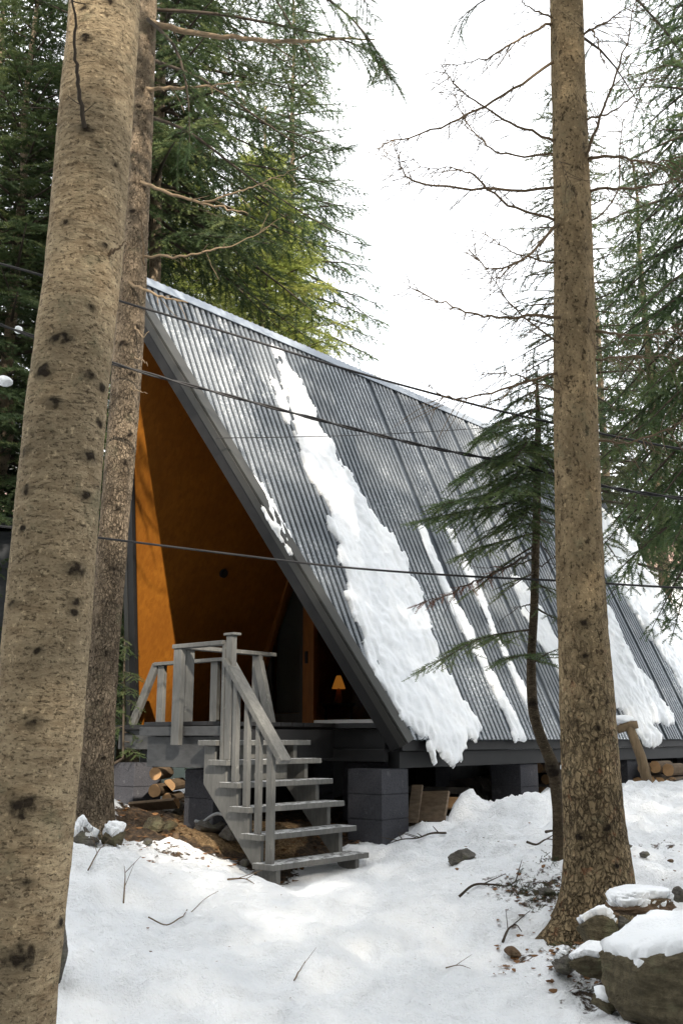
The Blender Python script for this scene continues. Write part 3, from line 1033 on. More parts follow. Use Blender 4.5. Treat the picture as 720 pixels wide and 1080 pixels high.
# ------------------------------------------------------------------ roof snow
def roof_snow(label, px, thick, seed, jitter=.05, name='roof_snow', cell=.018, groove=None):
    poly = [roof_sq(*a) for a in px]
    a0 = np.array(poly)
    s = np.arange(a0[:, 0].min() - .1, a0[:, 0].max() + .1, cell); q = np.arange(a0[:, 1].min() - .1, a0[:, 1].max() + .1, cell)
    S, Qm = np.meshgrid(s, q); S = S.ravel(); Qm = Qm.ravel()
    sd = poly_sd(S, Qm, poly)
    sd = sd + jitter * 2.0 * fbm(S * 9, Qm * 5, seed, 4)
    h = thick * (np.clip(sd / .11, 0, 1) ** .55) * (0.78 + .75 * fbm(S * 4, Qm * 3, seed + 5, 4) + .35 * fbm(S * 17, Qm * 11, seed + 8, 3))
    h = h + .012 * np.sin(S * 6.2832 / .077) * np.exp(-np.clip(sd, 0, 1) / .10)
    if groove:
        ga = roof_sq(*groove[:2]); gb = roof_sq(*groove[2:])
        gs = ga[0] + (gb[0] - ga[0]) * (Qm - ga[1]) / (gb[1] - ga[1])
        on = np.clip((fbm(Qm * 5, S * 0 + 3.3, seed + 40, 3) + .12) * 5, 0, 1) * ((Qm < ga[1]) & (Qm > gb[1] - .25))
        h = h * (1 - .85 * on * np.exp(-((S - gs) / .02) ** 2))
    h = h + .016 * fbm(S * 24, Qm * 15, seed + 60, 4) + .03 * np.clip(fbm(S * 7, Qm * 5, seed + 70, 3) - .15, 0, 1)
    h = np.maximum(h, .004) + .024
    nS, nQ = len(s), len(q)
    keep = sd > 0
    g2 = sd.reshape(nQ, nS); gq_, gs_ = np.gradient(g2, cell)
    gq_ = gq_.ravel(); gs_ = gs_.ravel(); gn = np.clip(gq_ ** 2 + gs_ ** 2, .2, None)
    mv = np.where(keep, 0, np.clip(-sd, 0, cell * 2.2))
    mv = np.minimum(mv / np.sqrt(gn), cell * 1.15)
    Sm = S + mv * gs_ / np.sqrt(gn); Qm2 = Qm + mv * gq_ / np.sqrt(gn)
    I = np.arange(nS * nQ).reshape(nQ, nS)
    Fq = np.stack([I[:-1, :-1], I[:-1, 1:], I[1:, 1:], I[1:, :-1]], -1).reshape(-1, 4)
    Fq = Fq[keep[Fq].sum(1) >= 2]
    N3 = np.array(N_); R3 = np.array(R_); C3 = np.array(C0); Z3 = np.array([0, 0, 1.])
    h = np.where(keep, h, .012)
    S = Sm; Qm = Qm2
    qq = np.maximum(Qm, 0); over = np.minimum(Qm, 0)
    def pos(hh):
        P = C3 + S[:, None] * R3 + qq[:, None] * (-CA * N3 + SA * Z3) + hh[:, None] * (SA * N3 + CA * Z3)
        return P + over[:, None] * (Z3 * .97 - N3 * .22)
    top = pos(h); bot = pos(np.where(over < 0, .012, .004) + 0 * h)
    # pull the outer ring down onto the sheet
    V = np.concatenate([top, bot]); n = len(top)
    Fb = Fq[:, ::-1] + n
    # side walls on border edges
    E = np.concatenate([Fq[:, [0, 1]], Fq[:, [1, 2]], Fq[:, [2, 3]], Fq[:, [3, 0]]])
    key = np.sort(E, 1); _, inv, cnt = np.unique(key, axis=0, return_inverse=True, return_counts=True)
    Bd = E[cnt[inv.ravel()] == 1]
    W = np.stack([Bd[:, 1], Bd[:, 0], Bd[:, 0] + n, Bd[:, 1] + n], 1)
    Fa = np.concatenate([Fq, Fb, W])
    used = np.unique(Fa); mp = np.full(2 * n, -1); mp[used] = np.arange(len(used))
    V = V[used]; Fa = mp[Fa]
    base = V.mean(0)
    o = link(name, raw_mesh(name, V, Fa, SNOW, base, True), Vector(base))
    tag(o, label, 'snow', 'patches of snow left on the roof')
    return o


roof_snow('broad white tongue of snow sliding from ridge to eave and hanging over its edge',
          [(289, 371), (299, 373), (307, 390), (316, 406), (327, 424), (333, 442), (340, 456), (350, 473), (363, 496), (378, 522), (396, 546), (413, 568), (426, 596), (437, 618), (447, 652), (462, 690), (477, 722), (491, 748), (505, 768), (502, 784), (493, 785), (485, 795), (478, 803), (470, 800), (462, 802), (452, 790), (444, 775), (432, 772), (420, 762), (411, 740), (396, 712), (384, 680), (374, 655), (362, 620), (350, 574), (341, 540), (334, 520), (320, 500), (311, 466), (304, 438), (302, 412), (296, 392)], 0.044, 3, .085, groove=(395, 540, 452, 700))
roof_snow('small ragged crumbs of snow left of the top of the broad tongue', [(286, 400), (292, 402), (300, 425), (305, 445), (300, 448), (292, 425)], .03, 61, .05)
roof_snow('narrow snow ribbon right of the broad snow tongue, ending at the eave',
          [(436, 552), (446, 556), (458, 590), (474, 626), (486, 646), (500, 676), (513, 702), (530, 732), (545, 764), (552, 781), (541, 783), (533, 758), (519, 731), (505, 704), (491, 676), (474, 646), (460, 616)], .045, 11, .03)
roof_snow('thin broken snow streak close right of the narrow ribbon', [(470, 560), (475, 562), (496, 606), (520, 660), (540, 705), (536, 706), (514, 662), (490, 610)], .025, 67, .035)
roof_snow('short snow streak low on the roof left of the thin trunk', [(528, 690), (534, 692), (556, 736), (572, 776), (565, 778), (548, 738)], .025, 69, .035)
roof_snow('thin crust of snow along the front verge of the roof',
          [(264, 500), (276, 512), (296, 550), (306, 572), (312, 590), (304, 588), (290, 560), (278, 540)], .035, 23, .03)
roof_snow('patchy snow strip half hidden behind the thin tree trunk',
          [(535, 606), (549, 612), (574, 650), (592, 692), (602, 722), (592, 718), (570, 682), (552, 652)], .035, 31, .04)
roof_snow('bright snow sheet low on the roof behind the leaning pole',
          [(600, 612), (641, 640), (649, 664), (665, 697), (680, 714), (694, 736), (708, 756), (711, 768), (700, 767), (688, 762), (684, 766), (697, 778), (692, 788), (679, 789), (672, 775), (655, 752), (636, 740), (618, 705), (606, 660)], .06, 41)
roof_snow('deep snow covering the far top end of the roof',
          [(590, 520), (625, 530), (648, 552), (668, 572), (674, 590), (696, 628), (722, 672), (735, 760), (728, 772), (716, 724), (702, 700), (680, 668), (664, 644), (650, 622), (636, 604), (615, 590), (596, 560)], .075, 53)

# ------------------------------------------------------------------ trees
def needle_template(n, size, wid, seed):
    """a twig of unit length bristling with needle tufts; x is the twig axis"""
    r = np.random.default_rng(seed)
    V = []; Fc = []
    for i in range(n):
        x = (i + .5) / n
        for phi in (r.normal(0, .45), math.pi + r.normal(0, .45), math.pi / 2 + r.normal(0, .6)):
            th = math.radians(r.uniform(38, 62)); Ln = size * r.uniform(.75, 1.15) * (1 - .35 * x)
            d = np.array([math.cos(th), math.sin(th) * math.cos(phi), math.sin(th) * math.sin(phi)])
            p = np.array([x, 0, 0]); b = len(V)
            V += [p - [wid, 0, 0], p + [wid, 0, 0], p + d * Ln]
            Fc.append((b, b + 1, b + 2))
    b = len(V)
    V += [np.array([0, -wid * .8, 0]), np.array([0, wid * .8, 0]), np.array([1.06, 0, 0])]; Fc.append((b, b + 1, b + 2))
    return np.array(V), np.array(Fc)


TPL = {'fine': [needle_template(13, .20, .026, 1), needle_template(13, .19, .026, 2), needle_template(12, .21, .028, 3)],
       'mid': [needle_template(8, .25, .046, 4), needle_template(8, .23, .046, 5)],
       'coarse': [needle_template(5, .30, .06, 6), needle_template(5, .28, .06, 7)]}


def twig_mesh(name, tw, kind, mat, base, seed):
    """tw: list of (pos, dir, length, tone)"""
    r = np.random.default_rng(seed)
    P = np.array([t[0] for t in tw]); D = np.array([t[1] for t in tw]); Ln = np.array([t[2] for t in tw]); T = np.array([t[3] for t in tw])
    D = D / (np.linalg.norm(D, axis=1, keepdims=True) + 1e-9)
    upv = np.tile([0, 0, 1.0], (len(D), 1)) + r.normal(0, .25, (len(D), 3))
    Y = np.cross(upv, D); Y /= (np.linalg.norm(Y, axis=1, keepdims=True) + 1e-9)
    Zz = np.cross(D, Y)
    Vs = []; Fs = []; Ts = []; off = 0
    ch = r.integers(0, len(TPL[kind]), len(tw))
    for k, (tv, tf) in enumerate(TPL[kind]):
        m = ch == k
        if not m.any(): continue
        p, d, y, z, l = P[m], D[m], Y[m], Zz[m], Ln[m]
        V = p[:, None] + l[:, None, None] * (tv[None, :, 0:1] * d[:, None] + tv[None, :, 1:2] * y[:, None] + tv[None, :, 2:3] * z[:, None])
        n = len(p)
        Fs.append((tf[None] + (np.arange(n) * len(tv))[:, None, None] + off).reshape(-1, 3))
        Vs.append(V.reshape(-1, 3)); Ts.append(np.repeat(T[m], len(tv)))
        off += n * len(tv)
    return raw_mesh(name, np.concatenate(Vs), np.concatenate(Fs), mat, base, False, None, {'tone': np.clip(np.concatenate(Ts), 0, 1)})


def live_branch(W, tw, pts, r0, rng, bl=.45, sp=.10, twl=.16, start=.12, droop=.5, dens=1.0, wood_twigs=True, tone=None):
    """a branch polyline with drooping side branchlets carrying needle twigs"""
    ln = sum((pts[i + 1] - pts[i]).length for i in range(len(pts) - 1))
    n = max(6, int(ln / sp))
    C = catmull(pts, n)
    W.tube(C[::2] + ([C[-1]] if (n - 1) % 2 else []), [r0 * (1 - .85 * i / max(1, n - 1)) for i in list(range(0, n, 2)) + ([n - 1] if (n - 1) % 2 else [])], 5, cap=False)
    tn0 = rng.gauss(.45, .10) if tone is None else tone
    for i in range(n):
        u = i / (n - 1)
        if u < start: continue
        d = (C[min(i + 1, n - 1)] - C[max(i - 1, 0)]).normalized()
        lat = d.cross(ZU)
        lat = lat.normalized() if lat.length > 1e-3 else Vector((1, 0, 0))
        for sg in (-1, 1):
            if rng.random() > dens: continue
            L_ = bl * ((1 - u) ** .6 * .85 + .22) * rng.uniform(.6, 1.15)
            ang = math.radians(rng.uniform(42, 66))
            dd = (d * math.cos(ang) + lat * sg * math.sin(ang) + ZU * rng.uniform(-.35, .05)).normalized()
            k = max(1, int(round(L_ / (twl * .72))))
            p = C[i].copy(); path = [p.copy()]
            for j in range(k):
                tl = twl * rng.uniform(.85, 1.15)
                tone_ = tn0 + rng.gauss(0, .13) + (.15 if j == k - 1 else 0)
                tw.append((tuple(p), tuple(dd), tl, tone_))
                la = dd.cross(ZU)
                if la.length > 1e-3 and k > 1:
                    la.normalize()
                    for s2 in (-1, 1):
                        if rng.random() < .75 * dens:
                            e = (dd * .66 + la * s2 * .7 + ZU * rng.uniform(-.3, .1)).normalized()
                            tw.append((tuple(p + dd * tl * .3), tuple(e), twl * rng.uniform(.55, .95), tone_ + rng.gauss(0, .08)))
                p = p + dd * tl * .72
                path.append(p.copy())
                dd = (dd + ZU * -droop * .22 * rng.uniform(.5, 1.5) + Vector((rng.gauss(0, .07), rng.gauss(0, .07), rng.gauss(0, .05)))).normalized()
            if wood_twigs and k > 1:
                W.tube(path, [max(.0025, r0 * .22 * (1 - .8 * j / k)) for j in range(k + 1)], 3, cap=False)
    tw.append((tuple(C[-1]), tuple((C[-1] - C[-2]).normalized()), twl, tn0 + .15))


def dead_branch(W, pts, r0, rng, ntw=10, tl=.25, hang=.6, seg=6):
    n = max(8, len(pts) * 5)
    C = catmull(pts, n)
    C = [p + Vector((rng.gauss(0, .004), rng.gauss(0, .004), rng.gauss(0, .006))) for p in C]
    W.tube(C, [r0 * (1 - .82 * i / (n - 1)) for i in range(n)], seg)
    for k in range(ntw):
        u = rng.uniform(.15, .98); i = min(int(u * (n - 1)), n - 2)
        d = (C[i + 1] - C[i]).normalized()
        lat = d.cross(ZU); lat = lat.normalized() if lat.length > .01 else Vector((1, 0, 0))
        e = (d * rng.uniform(.2, .9) + lat * rng.choice((-1, 1)) * rng.uniform(.2, .9) + ZU * rng.uniform(-hang, .35)).normalized()
        L_ = tl * rng.uniform(.35, 1.2)
        path = [C[i]]
        for j in range(4):
            path.append(path[-1] + e * L_ / 4)
            e = (e + ZU * rng.uniform(-.35, .15) * hang + Vector((rng.gauss(0, .12), rng.gauss(0, .12), 0))).normalized()
        rr = max(.0030, r0 * .24)
        W.tube(path, [rr, rr * .85, rr * .7, rr * .55, rr * .35], 3, cap=False)
        if rng.random() < .5:
            a = path[2]; e2 = (e + lat * rng.uniform(-1, 1)).normalized()
            W.tube([a, a + e2 * L_ * .25, a + e2 * L_ * .4 - ZU * .02], [rr * .5, rr * .4, rr * .25], 3, cap=False)


def trunk_mesh(pts, rad, seg, rings, base_flare, knots, rng, amp=.02, low_to=1.6):
    """pts/rad control values; knots: list of (point, radius)"""
    C = catmull(pts, rings)
    rr = np.interp(np.linspace(0, len(rad) - 1, rings), np.arange(len(rad)), rad)
    V = []; low = []; z0 = C[0].z
    ph = rng.uniform(0, 6)
    for i in range(rings):
        h = C[i].z - z0
        fl = base_flare * math.exp(-max(h, 0) / .22)
        for k in range(seg):
            a = k * 2 * math.pi / seg
            dv = Vector((math.cos(a), math.sin(a), 0))
            lob = 1 + fl * (1 + .45 * math.cos(5 * a + ph) + .25 * math.cos(3 * a + 2 * ph))
            q = dv * 2.2 + Vector((0, 0, C[i].z * 1.3 + ph))
            nn = mnoise.noise(q) * amp + mnoise.noise(Vector((q.x * 3, q.y * 3, C[i].z * 5))) * amp * .5 + mnoise.noise(Vector((q.x * 9, q.y * 9, C[i].z * 22))) * amp * .32 + mnoise.noise(Vector((q.x * .8, q.y * .8, C[i].z * 15 + 3))) * amp * .25
            V.append(C[i] + dv * rr[i] * (lob + nn))
            low.append(max(0.0, min(1.0, 1 - (h - low_to * .5) / low_to)))
    V = np.array([tuple(p) for p in V]); knot = np.zeros(len(V)); halo = np.zeros(len(V))
    for p, r_, bump_ in knots:
        r_ *= 1.05
        d = V - np.array(p)
        jit = np.array([mnoise.noise(Vector(v) * 38.0) for v in V]) if len(knots) < 2 else 0
        dist = np.sqrt(d[:, 0] ** 2 + d[:, 1] ** 2 + (d[:, 2] * 1.15) ** 2) / r_
        near = dist < 1.9
        idx = np.where(near)[0]
        nz_ = np.array([mnoise.noise(Vector(V[i]) * 45.0) for i in idx]) if len(idx) else np.zeros(0)
        f = np.clip(1.25 - dist[idx] + nz_ * .75, 0, 1)
        knot[idx] = np.maximum(knot[idx], f)
        dh = np.sqrt(d[:, 0] ** 2 + d[:, 1] ** 2 + (d[:, 2] * 1.7) ** 2) / (r_ * 2.1)
        halo = np.maximum(halo, np.clip(1.25 - dh, 0, 1))
        # a small raised collar
        ax = C[min(rings - 1, int(np.argmin([abs(c.z - p[2]) for c in C])))]
        outv = V[idx] - np.array(ax); outv[:, 2] = 0
        outv /= (np.linalg.norm(outv, axis=1, keepdims=True) + 1e-9)
        V[idx] += outv * (bump_ * np.clip(1.3 - dist[idx], 0, 1))[:, None]
    Fc = []
    for i in range(rings - 1):
        for k in range(seg):
            k2 = (k + 1) % seg
            Fc.append((i * seg + k, i * seg + k2, (i + 1) * seg + k2, (i + 1) * seg + k))
    return V, np.array(Fc), {'knot': knot, 'low': low, 'halo': halo}


def px_trunk(uvw, d, below=.35):
    """trunk axis from photo pixels and widths, standing at distance d(+per point)"""
    pts = []; rad = []
    for u, v, w_ in uvw:
        p = at(u, v, d); pts.append(p); rad.append(w_ / 2 * (p - CAMP).dot(FW) / F_PX)
    return pts, rad


def front_of(u, v, d, r_):
    """point on the camera side of a trunk"""
    p = at(u, v, d)
    return p - Vector((p.x, p.y, 0)).normalized() * r_ * .95


def wood(name, W, mat, parent): return obj(name, W, mat, parent, smooth=True)


# crowns shared by several trees: built round the origin, z from 0 up
def crown_twigs(h, rmax, nwh, rng, kind, bl, sp, twl, droop, dens, tilt=(-22, 25), low_pow=.8, per=(4, 6)):
    W = MB(); tw = []
    for i in range(nwh):
        z = h * (i / nwh) ** .95
        rad = rmax * (1 - i / nwh) ** low_pow * rng.uniform(.85, 1.1) + .15
        k = rng.randint(*per) if i < nwh * .85 else 3
        a0 = rng.uniform(0, 6.28)
        for j in range(k):
            az = a0 + j * 6.283 / k + rng.uniform(-.35, .35)
            el = math.radians(tilt[0] + (tilt[1] - tilt[0]) * i / nwh + rng.uniform(-8, 8))
            L_ = rad * rng.uniform(.7, 1.12)
            dh = Vector((math.cos(az), math.sin(az), 0))
            pts = [ZU * (z + rng.uniform(-.1, .1))]
            for q in range(1, 5):
                u = q / 4
                pts.append(pts[0] + dh * L_ * u * math.cos(el) + ZU * (L_ * u * math.sin(el) - droop * .20 * L_ * u * u + .10 * L_ * max(0, u - .6)))
            live_branch(W, tw, pts, .012 + .010 * L_, rng, bl * (0.5 + .5 * rad / rmax), sp, twl, .1, droop, dens, False)
    return W, tw


def crown_meshes(name, h, rmax, nwh, seed, kind, bl, sp, twl, droop, dens, mat, **k):
    rng = random.Random(seed)
    W, tw = crown_twigs(h, rmax, nwh, rng, kind, bl, sp, twl, droop, dens, **k)
    mw = raw_mesh(name + '_limbs', [tuple(p) for p in W.v], W.f, BARK_DARK, (0, 0, 0), True)
    mn = twig_mesh(name + '_needles', tw, kind, mat, (0, 0, 0), seed)
    return mw, mn


CROWN_A = crown_meshes('crown', 11.5, 2.9, 40, 1, 'mid', .82, .15, .24, .9, .92, NDL_DARK, per=(5, 6))
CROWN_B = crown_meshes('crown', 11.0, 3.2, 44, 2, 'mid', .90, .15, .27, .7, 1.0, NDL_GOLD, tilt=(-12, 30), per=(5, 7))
CROWN_C = crown_meshes('crown', 12.0, 2.8, 32, 3, 'mid', .85, .155, .24, 1.5, .85, NDL_MID, tilt=(-32, 15))
CROWN_E = crown_meshes('crown', 11.5, 2.6, 32, 8, 'mid', .8, .15, .23, 1.0, .8, NDL_MID)
CROWN_D = crown_meshes('crown', 9.0, 2.0, 24, 4, 'mid', .72, .16, .24, .9, .68, NDL_OLIVE, tilt=(-15, 20))
CROWN_FAR = crown_meshes('crown', 13.0, 2.6, 24, 5, 'coarse', .8, .24, .36, .9, .9, NDL_DARK)


def bg_tree(label, x, y, z0, scale, crown, rot, trunk_r=.14, htop=None, mat=BARK_GREY, group='spruces around the cabin', lean=0.0):
    g = gh(x, y)
    t = empty('spruce_tree', (x, y, g)); tag(t, label, 'tree', group)
    H_ = z0 + scale * 12
    rng = random.Random(int(x * 100 + y * 7))
    n = 14
    m = MB(); pts = [Vector((x + rng.gauss(0, .02), y + rng.gauss(0, .02), g - .2 + (H_ - g + .2) * i / (n - 1))) for i in range(n)]
    m.tube(pts, [trunk_r * (1.25 if i == 0 else 1 - .93 * i / n) for i in range(n)], 12)
    obj('trunk', m, mat, t, smooth=True, attrs={'low': [.3] * len(m.v), 'knot': [0.0] * len(m.v)})
    for nm, me in (('limbs', crown[0]), ('crown', crown[1])):
        o = bpy.data.objects.new(nm, me); col.objects.link(o); o.parent = t; o['kind'] = 'stuff'
        o.location = (0, 0, z0 - g); o.rotation_euler = (0, 0, rot); o.scale = (scale,) * 3
    return t


def pos(u, d):
    p = at(u, 778, d); return p.x, p.y


for (lab, u, d, z0, scl, cr_, rot) in [
    ('dark dense spruce at the left edge behind the thick leaning trunk', -22, 13.8, 1.3, 1.0, CROWN_A, .4),
    ('dark spruce deeper in the wood at the far left edge', -60, 15, 1.2, 1.15, CROWN_A, 2.1),
    ('dark spruce between the two left trunks, further back', 105, 18, 1.5, 1.15, CROWN_A, 3.6),
    ('tall dark spruce rising behind the front peak of the cabin', 138, 14.5, 9.2, 1.0, CROWN_A, 5.0),
    ('dark spruce behind the ridge whose branch tips reach the white sky', 300, 21.5, 10.6, .9, CROWN_E, 1.3),
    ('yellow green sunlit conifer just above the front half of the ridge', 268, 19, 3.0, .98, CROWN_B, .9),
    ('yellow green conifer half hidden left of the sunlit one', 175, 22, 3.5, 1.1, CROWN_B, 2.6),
    ('olive spruce mostly hidden behind the tall right trunk', 632, 16.5, 4.0, 1.02, CROWN_D, .7),
    ('thin pale spruce rising above the far end of the roof', 655, 22, 3.0, 1.0, CROWN_D, 2.9),
    ('dark drooping spruce at the right edge behind the tall trunk', 806, 12.6, 4.6, .80, CROWN_C, .3),
    ('lower dark spruce right of the far roof end', 712, 19.5, 5.4, .66, CROWN_C, 4.1),
]:
    x, y = pos(u, d)
    bg_tree(lab, x, y, z0, scl, cr_, rot)

# unseen crowns added for shade, with a gap kept for the porch sunbeam
lit_targets = [on_plane(u, v, RP(-1, 0, 0, 0), RP(-1, 0, 0, 1) - RP(-1, 0, 0, 0)) for u, v in ((160, 560), (168, 650), (162, 720), (152, 690))]


def near_beam(x, y, scale, zb=1.0):
    for P in lit_targets:
        k = (y - P.y) / SUN_TO.y
        if k < 0: continue
        q = P + SUN_TO * k
        r_ = 3.0 * scale * max(0.0, 1 - (q.z - zb - .5) / (13.5 * scale)) ** .8
        if math.hypot(q.x - x, 0) < r_ + .1: return True
    return False


rs = random.Random(12)
VV = []; FF = []; TT = []; MI = []; off = 0
def bake(me, x, y, z, scale, rot):
    global off
    n = len(me.vertices); co = np.empty(n * 3, np.float32); me.vertices.foreach_get('co', co); co = co.reshape(-1, 3) * scale
    c, s = math.cos(rot), math.sin(rot)
    co = np.stack([co[:, 0] * c - co[:, 1] * s + x, co[:, 0] * s + co[:, 1] * c + y, co[:, 2] + z], 1)
    li = np.empty(len(me.loops), np.int32); me.loops.foreach_get('vertex_index', li)
    VV.append(co); FF.append(li.reshape(-1, 3) + off); off += n
    t = np.empty(n, np.float32); me.attributes['tone'].data.foreach_get('value', t); TT.append(t)


shade = []
for i in range(1500):
    x = rs.uniform(-22, 28); y = rs.uniform(-24, -5); scl = rs.uniform(1.15, 1.6)
    if any((x - a) ** 2 + (y - b) ** 2 < 7 for a, b, c in shade): continue
    if near_beam(x, y, scl): continue
    shade.append((x, y, scl))
    if len(shade) >= 80: break
for x, y, scl in shade + [p for p in [(-9, 3, 1.1), (-11, 8, 1.1), (-13, -1, 1.2), (10, 4, 1.2), (12, 0, 1.2), (13, 9, 1.1), (-7.5, -2.5, 1.0), (9, -3, 1.2)] if not near_beam(*p)]:
    bake(CROWN_FAR[1], x, y, gh(x, y) + 1.0, scl, rs.uniform(0, 6))
wm = raw_mesh('shade_spruces', np.concatenate(VV), np.concatenate(FF), NDL_DARK, (0, -10, 0), False, None, {'tone': np.concatenate(TT)})
tag(link('shade_spruces', wm, (0, -10, 0)), 'unseen dark spruce crowns added around the clearing to shade it', 'wood', kind='stuff')

# ---- thick leaning trunk at the left
rng = random.Random(77)
uvw = [(-12, 1190, 104), (4, 1080, 98), (20, 960, 94), (38, 800, 92), (47, 700, 90), (57, 580, 87), (70, 430, 83), (87, 290, 79), (99, 150, 76), (111, 0, 72), (126, -220, 66), (140, -480, 60)]
D1 = 4.2
pts, rad = px_trunk(uvw, D1)
tall = pts[-1] + Vector((.1, .25, 6)); pts.append(tall); rad.append(.06)
kn = []
for (u, v, r_, b_) in [(115, 27, .022, .008), (90, 62, .026, .006), (90, 158, .030, .012), (88, 30, .02, .004), (60, 372, .030, .01), (48, 403, .036, .012), (68, 372, .030, .0), (58, 437, .030, .01), (94, 408, .026, .01), (106, 416, .026, .008), (95, 340, .018, .005),
                       (104, 452, .022, .005), (30, 483, .026, .008), (92, 489, .034, .01), (30, 524, .026, .01), (89, 530, .026, .008), (26, 563, .016, .004), (78, 606, .042, .012), (77, 650, .022, .004), (78, 640, .026, .006), (36, 762, .034, .01), (25, 846, .05, .012),
                       (22, 1000, .05, .01), (62, 970, .022, .004), (30, 925, .02, .004), (40, 690, .018, .003), (15, 640, .02, .004), (108, 275, .022, .01), (70, 250, .02, .003), (120, 190, .02, .004)]:
    ri = np.interp(v, [x[1] for x in uvw[::-1]], rad[:-1][::-1])
    kn.append((front_of(u, v, D1, ri * math.sqrt(max(.05, 1 - ((u - np.interp(v, [x[1] for x in uvw[::-1]], [x[0] for x in uvw[::-1]])) / (np.interp(v, [x[1] for x in uvw[::-1]], [x[2] for x in uvw[::-1]]) / 2)) ** 2))), r_, b_))
b0 = pts[0]
t1 = empty('spruce_tree', (b0.x, b0.y, gh(b0.x, b0.y))); tag(t1, 'thick tan leaning trunk filling the left edge, flecked with dark knots', 'tree', 'spruces around the cabin')
V, Fc, at_ = trunk_mesh(pts, rad, 110, 760, .25, kn, rng, .035)
me = raw_mesh('trunk', V, Fc, BARK_TAN, wloc(t1), True, None, at_); link('trunk', me, wloc(t1), t1)
W = MB(); dead_branch(W, [front_of(91, 162, D1, .13), at(84, 96, D1 - .28), at(80, 55, D1 - .4), at(77, 0, D1 - .55), at(74, -30, D1 - .65)], .012, rng, 3, .08); wood('dead_branch', W, BARK_DARK, t1)
W = MB(); dead_branch(W, [at(112, 270, D1 - .1), at(124, 262, D1 - .2), at(136, 254, D1 - .24)], .009, rng, 1, .05); wood('dead_branch', W, TWIG, t1)
for nm, me_ in (('limbs', CROWN_FAR[0]), ('crown', CROWN_FAR[1])):  # crown out of view, added for shade and dapple
    o = bpy.data.objects.new(nm, me_); col.objects.link(o); o.parent = t1; o['kind'] = 'stuff'
    o.location = (pts[-2].x - b0.x, pts[-2].y - b0.y, 8.2); o.scale = (.75,) * 3

# ---- second trunk
rng = random.Random(78)
D2 = 7.55
uvw = [(97, 905, 42), (98, 860, 38), (103, 780, 35), (108, 700, 33), (119, 570, 31), (131, 430, 31), (140, 290, 29), (147, 150, 27), (153, 0, 25), (160, -200, 22), (165, -420, 19)]
pts, rad = px_trunk(uvw, D2)
p_end = pts[-1] + Vector((.05, .1, 5)); pts.append(p_end); rad.append(.04)
kn = [(front_of(u, v, D2, .1), r_, .006) for u, v, r_ in [(137, 462, .03), (132, 492, .03), (139, 520, .024), (124, 540, .03), (118, 602, .028), (126, 640, .024), (112, 690, .03), (104, 742, .026), (139, 400, .03), (130, 368, .035), (145, 350, .03), (140, 230, .03), (108, 800, .026), (94, 832, .03), (146, 120, .03), (110, 770, .02), (118, 560, .02)]]
b0 = pts[0]
t2 = empty('spruce_tree', (b0.x, b0.y, gh(b0.x, b0.y))); tag(t2, 'slimmer grey brown trunk just right of the thick leaning one, with dead side branches', 'tree', 'spruces around the cabin')
V, Fc, at_ = trunk_mesh(pts, rad, 64, 560, .5, kn, rng, .07, 4.5)
me = raw_mesh('trunk', V, Fc, BARK_GREY, wloc(t2), True, None, at_); link('trunk', me, wloc(t2), t2)
for P_, r0, nt, mt in [
    ([(150, 20, 7.5), (185, 31, 7.4), (240, 39, 7.2), (310, 44, 7.0), (360, 41, 6.9), (396, 41, 6.8)], .030, 6, TWIG_TAN),
    ([(146, 95, 7.5), (175, 93, 7.4), (215, 91, 7.3), (256, 86, 7.2)], .022, 5, TWIG_TAN),
    ([(143, 190, 7.5), (175, 202, 7.3), (212, 214, 7.2), (240, 220, 7.1), (261, 225, 7.0)], .018, 5, TWIG_TAN),
    ([(212, 214, 7.2), (235, 207, 7.1), (262, 198, 7.0), (290, 187, 6.9), (315, 176, 6.8)], .010, 8, TWIG_TAN),
    ([(145, 270, 7.5), (190, 270, 7.3), (222, 264, 7.2), (250, 257, 7.1), (286, 238, 7.0)], .012, 8, TWIG_TAN),
    ([(130, 297, 7.5), (152, 306, 7.35), (178, 315, 7.25), (198, 319, 7.2)], .017, 5, TWIG_TAN),
    ([(142, 345, 7.45), (151, 355, 7.3), (158, 348, 7.25)], .009, 1, TWIG_TAN),
    ([(142, 378, 7.45), (150, 380, 7.35), (157, 386, 7.3)], .009, 0, TWIG_TAN),
    ([(138, 410, 7.45), (148, 413, 7.35), (156, 415, 7.3)], .007, 0, TWIG_TAN),
    ([(152, 280, 7.45), (150, 240, 7.35), (149, 220, 7.3)], .008, 2, TWIG),
]:
    W = MB(); dead_branch(W, [at(*a) for a in P_], r0, rng, nt, .22, .7); wood('dead_branch', W, mt, t2)
# living boughs hanging in from above the frame
for P_, bl in [
    ([(158, -60, 7.6), (220, -50, 7.2), (300, -25, 6.9), (360, 10, 6.7), (398, 55, 6.6), (412, 95, 6.5)], .55),
    ([(156, 10, 7.6), (230, 15, 7.4), (310, 30, 7.1), (370, 45, 6.9), (402, 62, 6.8)], .55),
    ([(160, -150, 7.7), (210, -90, 7.6), (270, -30, 7.5), (315, 40, 7.5), (345, 100, 7.5)], .5),
    ([(160, -120, 7.8), (230, -110, 8.2), (310, -60, 8.6), (370, -20, 8.8), (395, 20, 8.9)], .55),
    ([(152, 60, 7.8), (215, 85, 8.3), (280, 130, 8.7), (330, 160, 9.0), (366, 158, 9.1)], .5),
    ([(150, 120, 7.8), (200, 140, 8.2), (260, 185, 8.6), (320, 225, 9.0), (380, 260, 9.2)], .5),
    ([(156, 20, 7.4), (185, 50, 7.2), (198, 100, 7.1), (200, 150, 7.1)], .35),
]:
    W = MB(); tw = []
    live_branch(W, tw, [at(*a) for a in P_], .018, rng, bl, .09, .15, .18, 1.2, .8)
    b = wood('bough', W, BARK_DARK, t2)
    link('needles', twig_mesh('needles', tw, 'fine', NDL_MID, wloc(t2), rng.randint(0, 999)), wloc(t2), b)
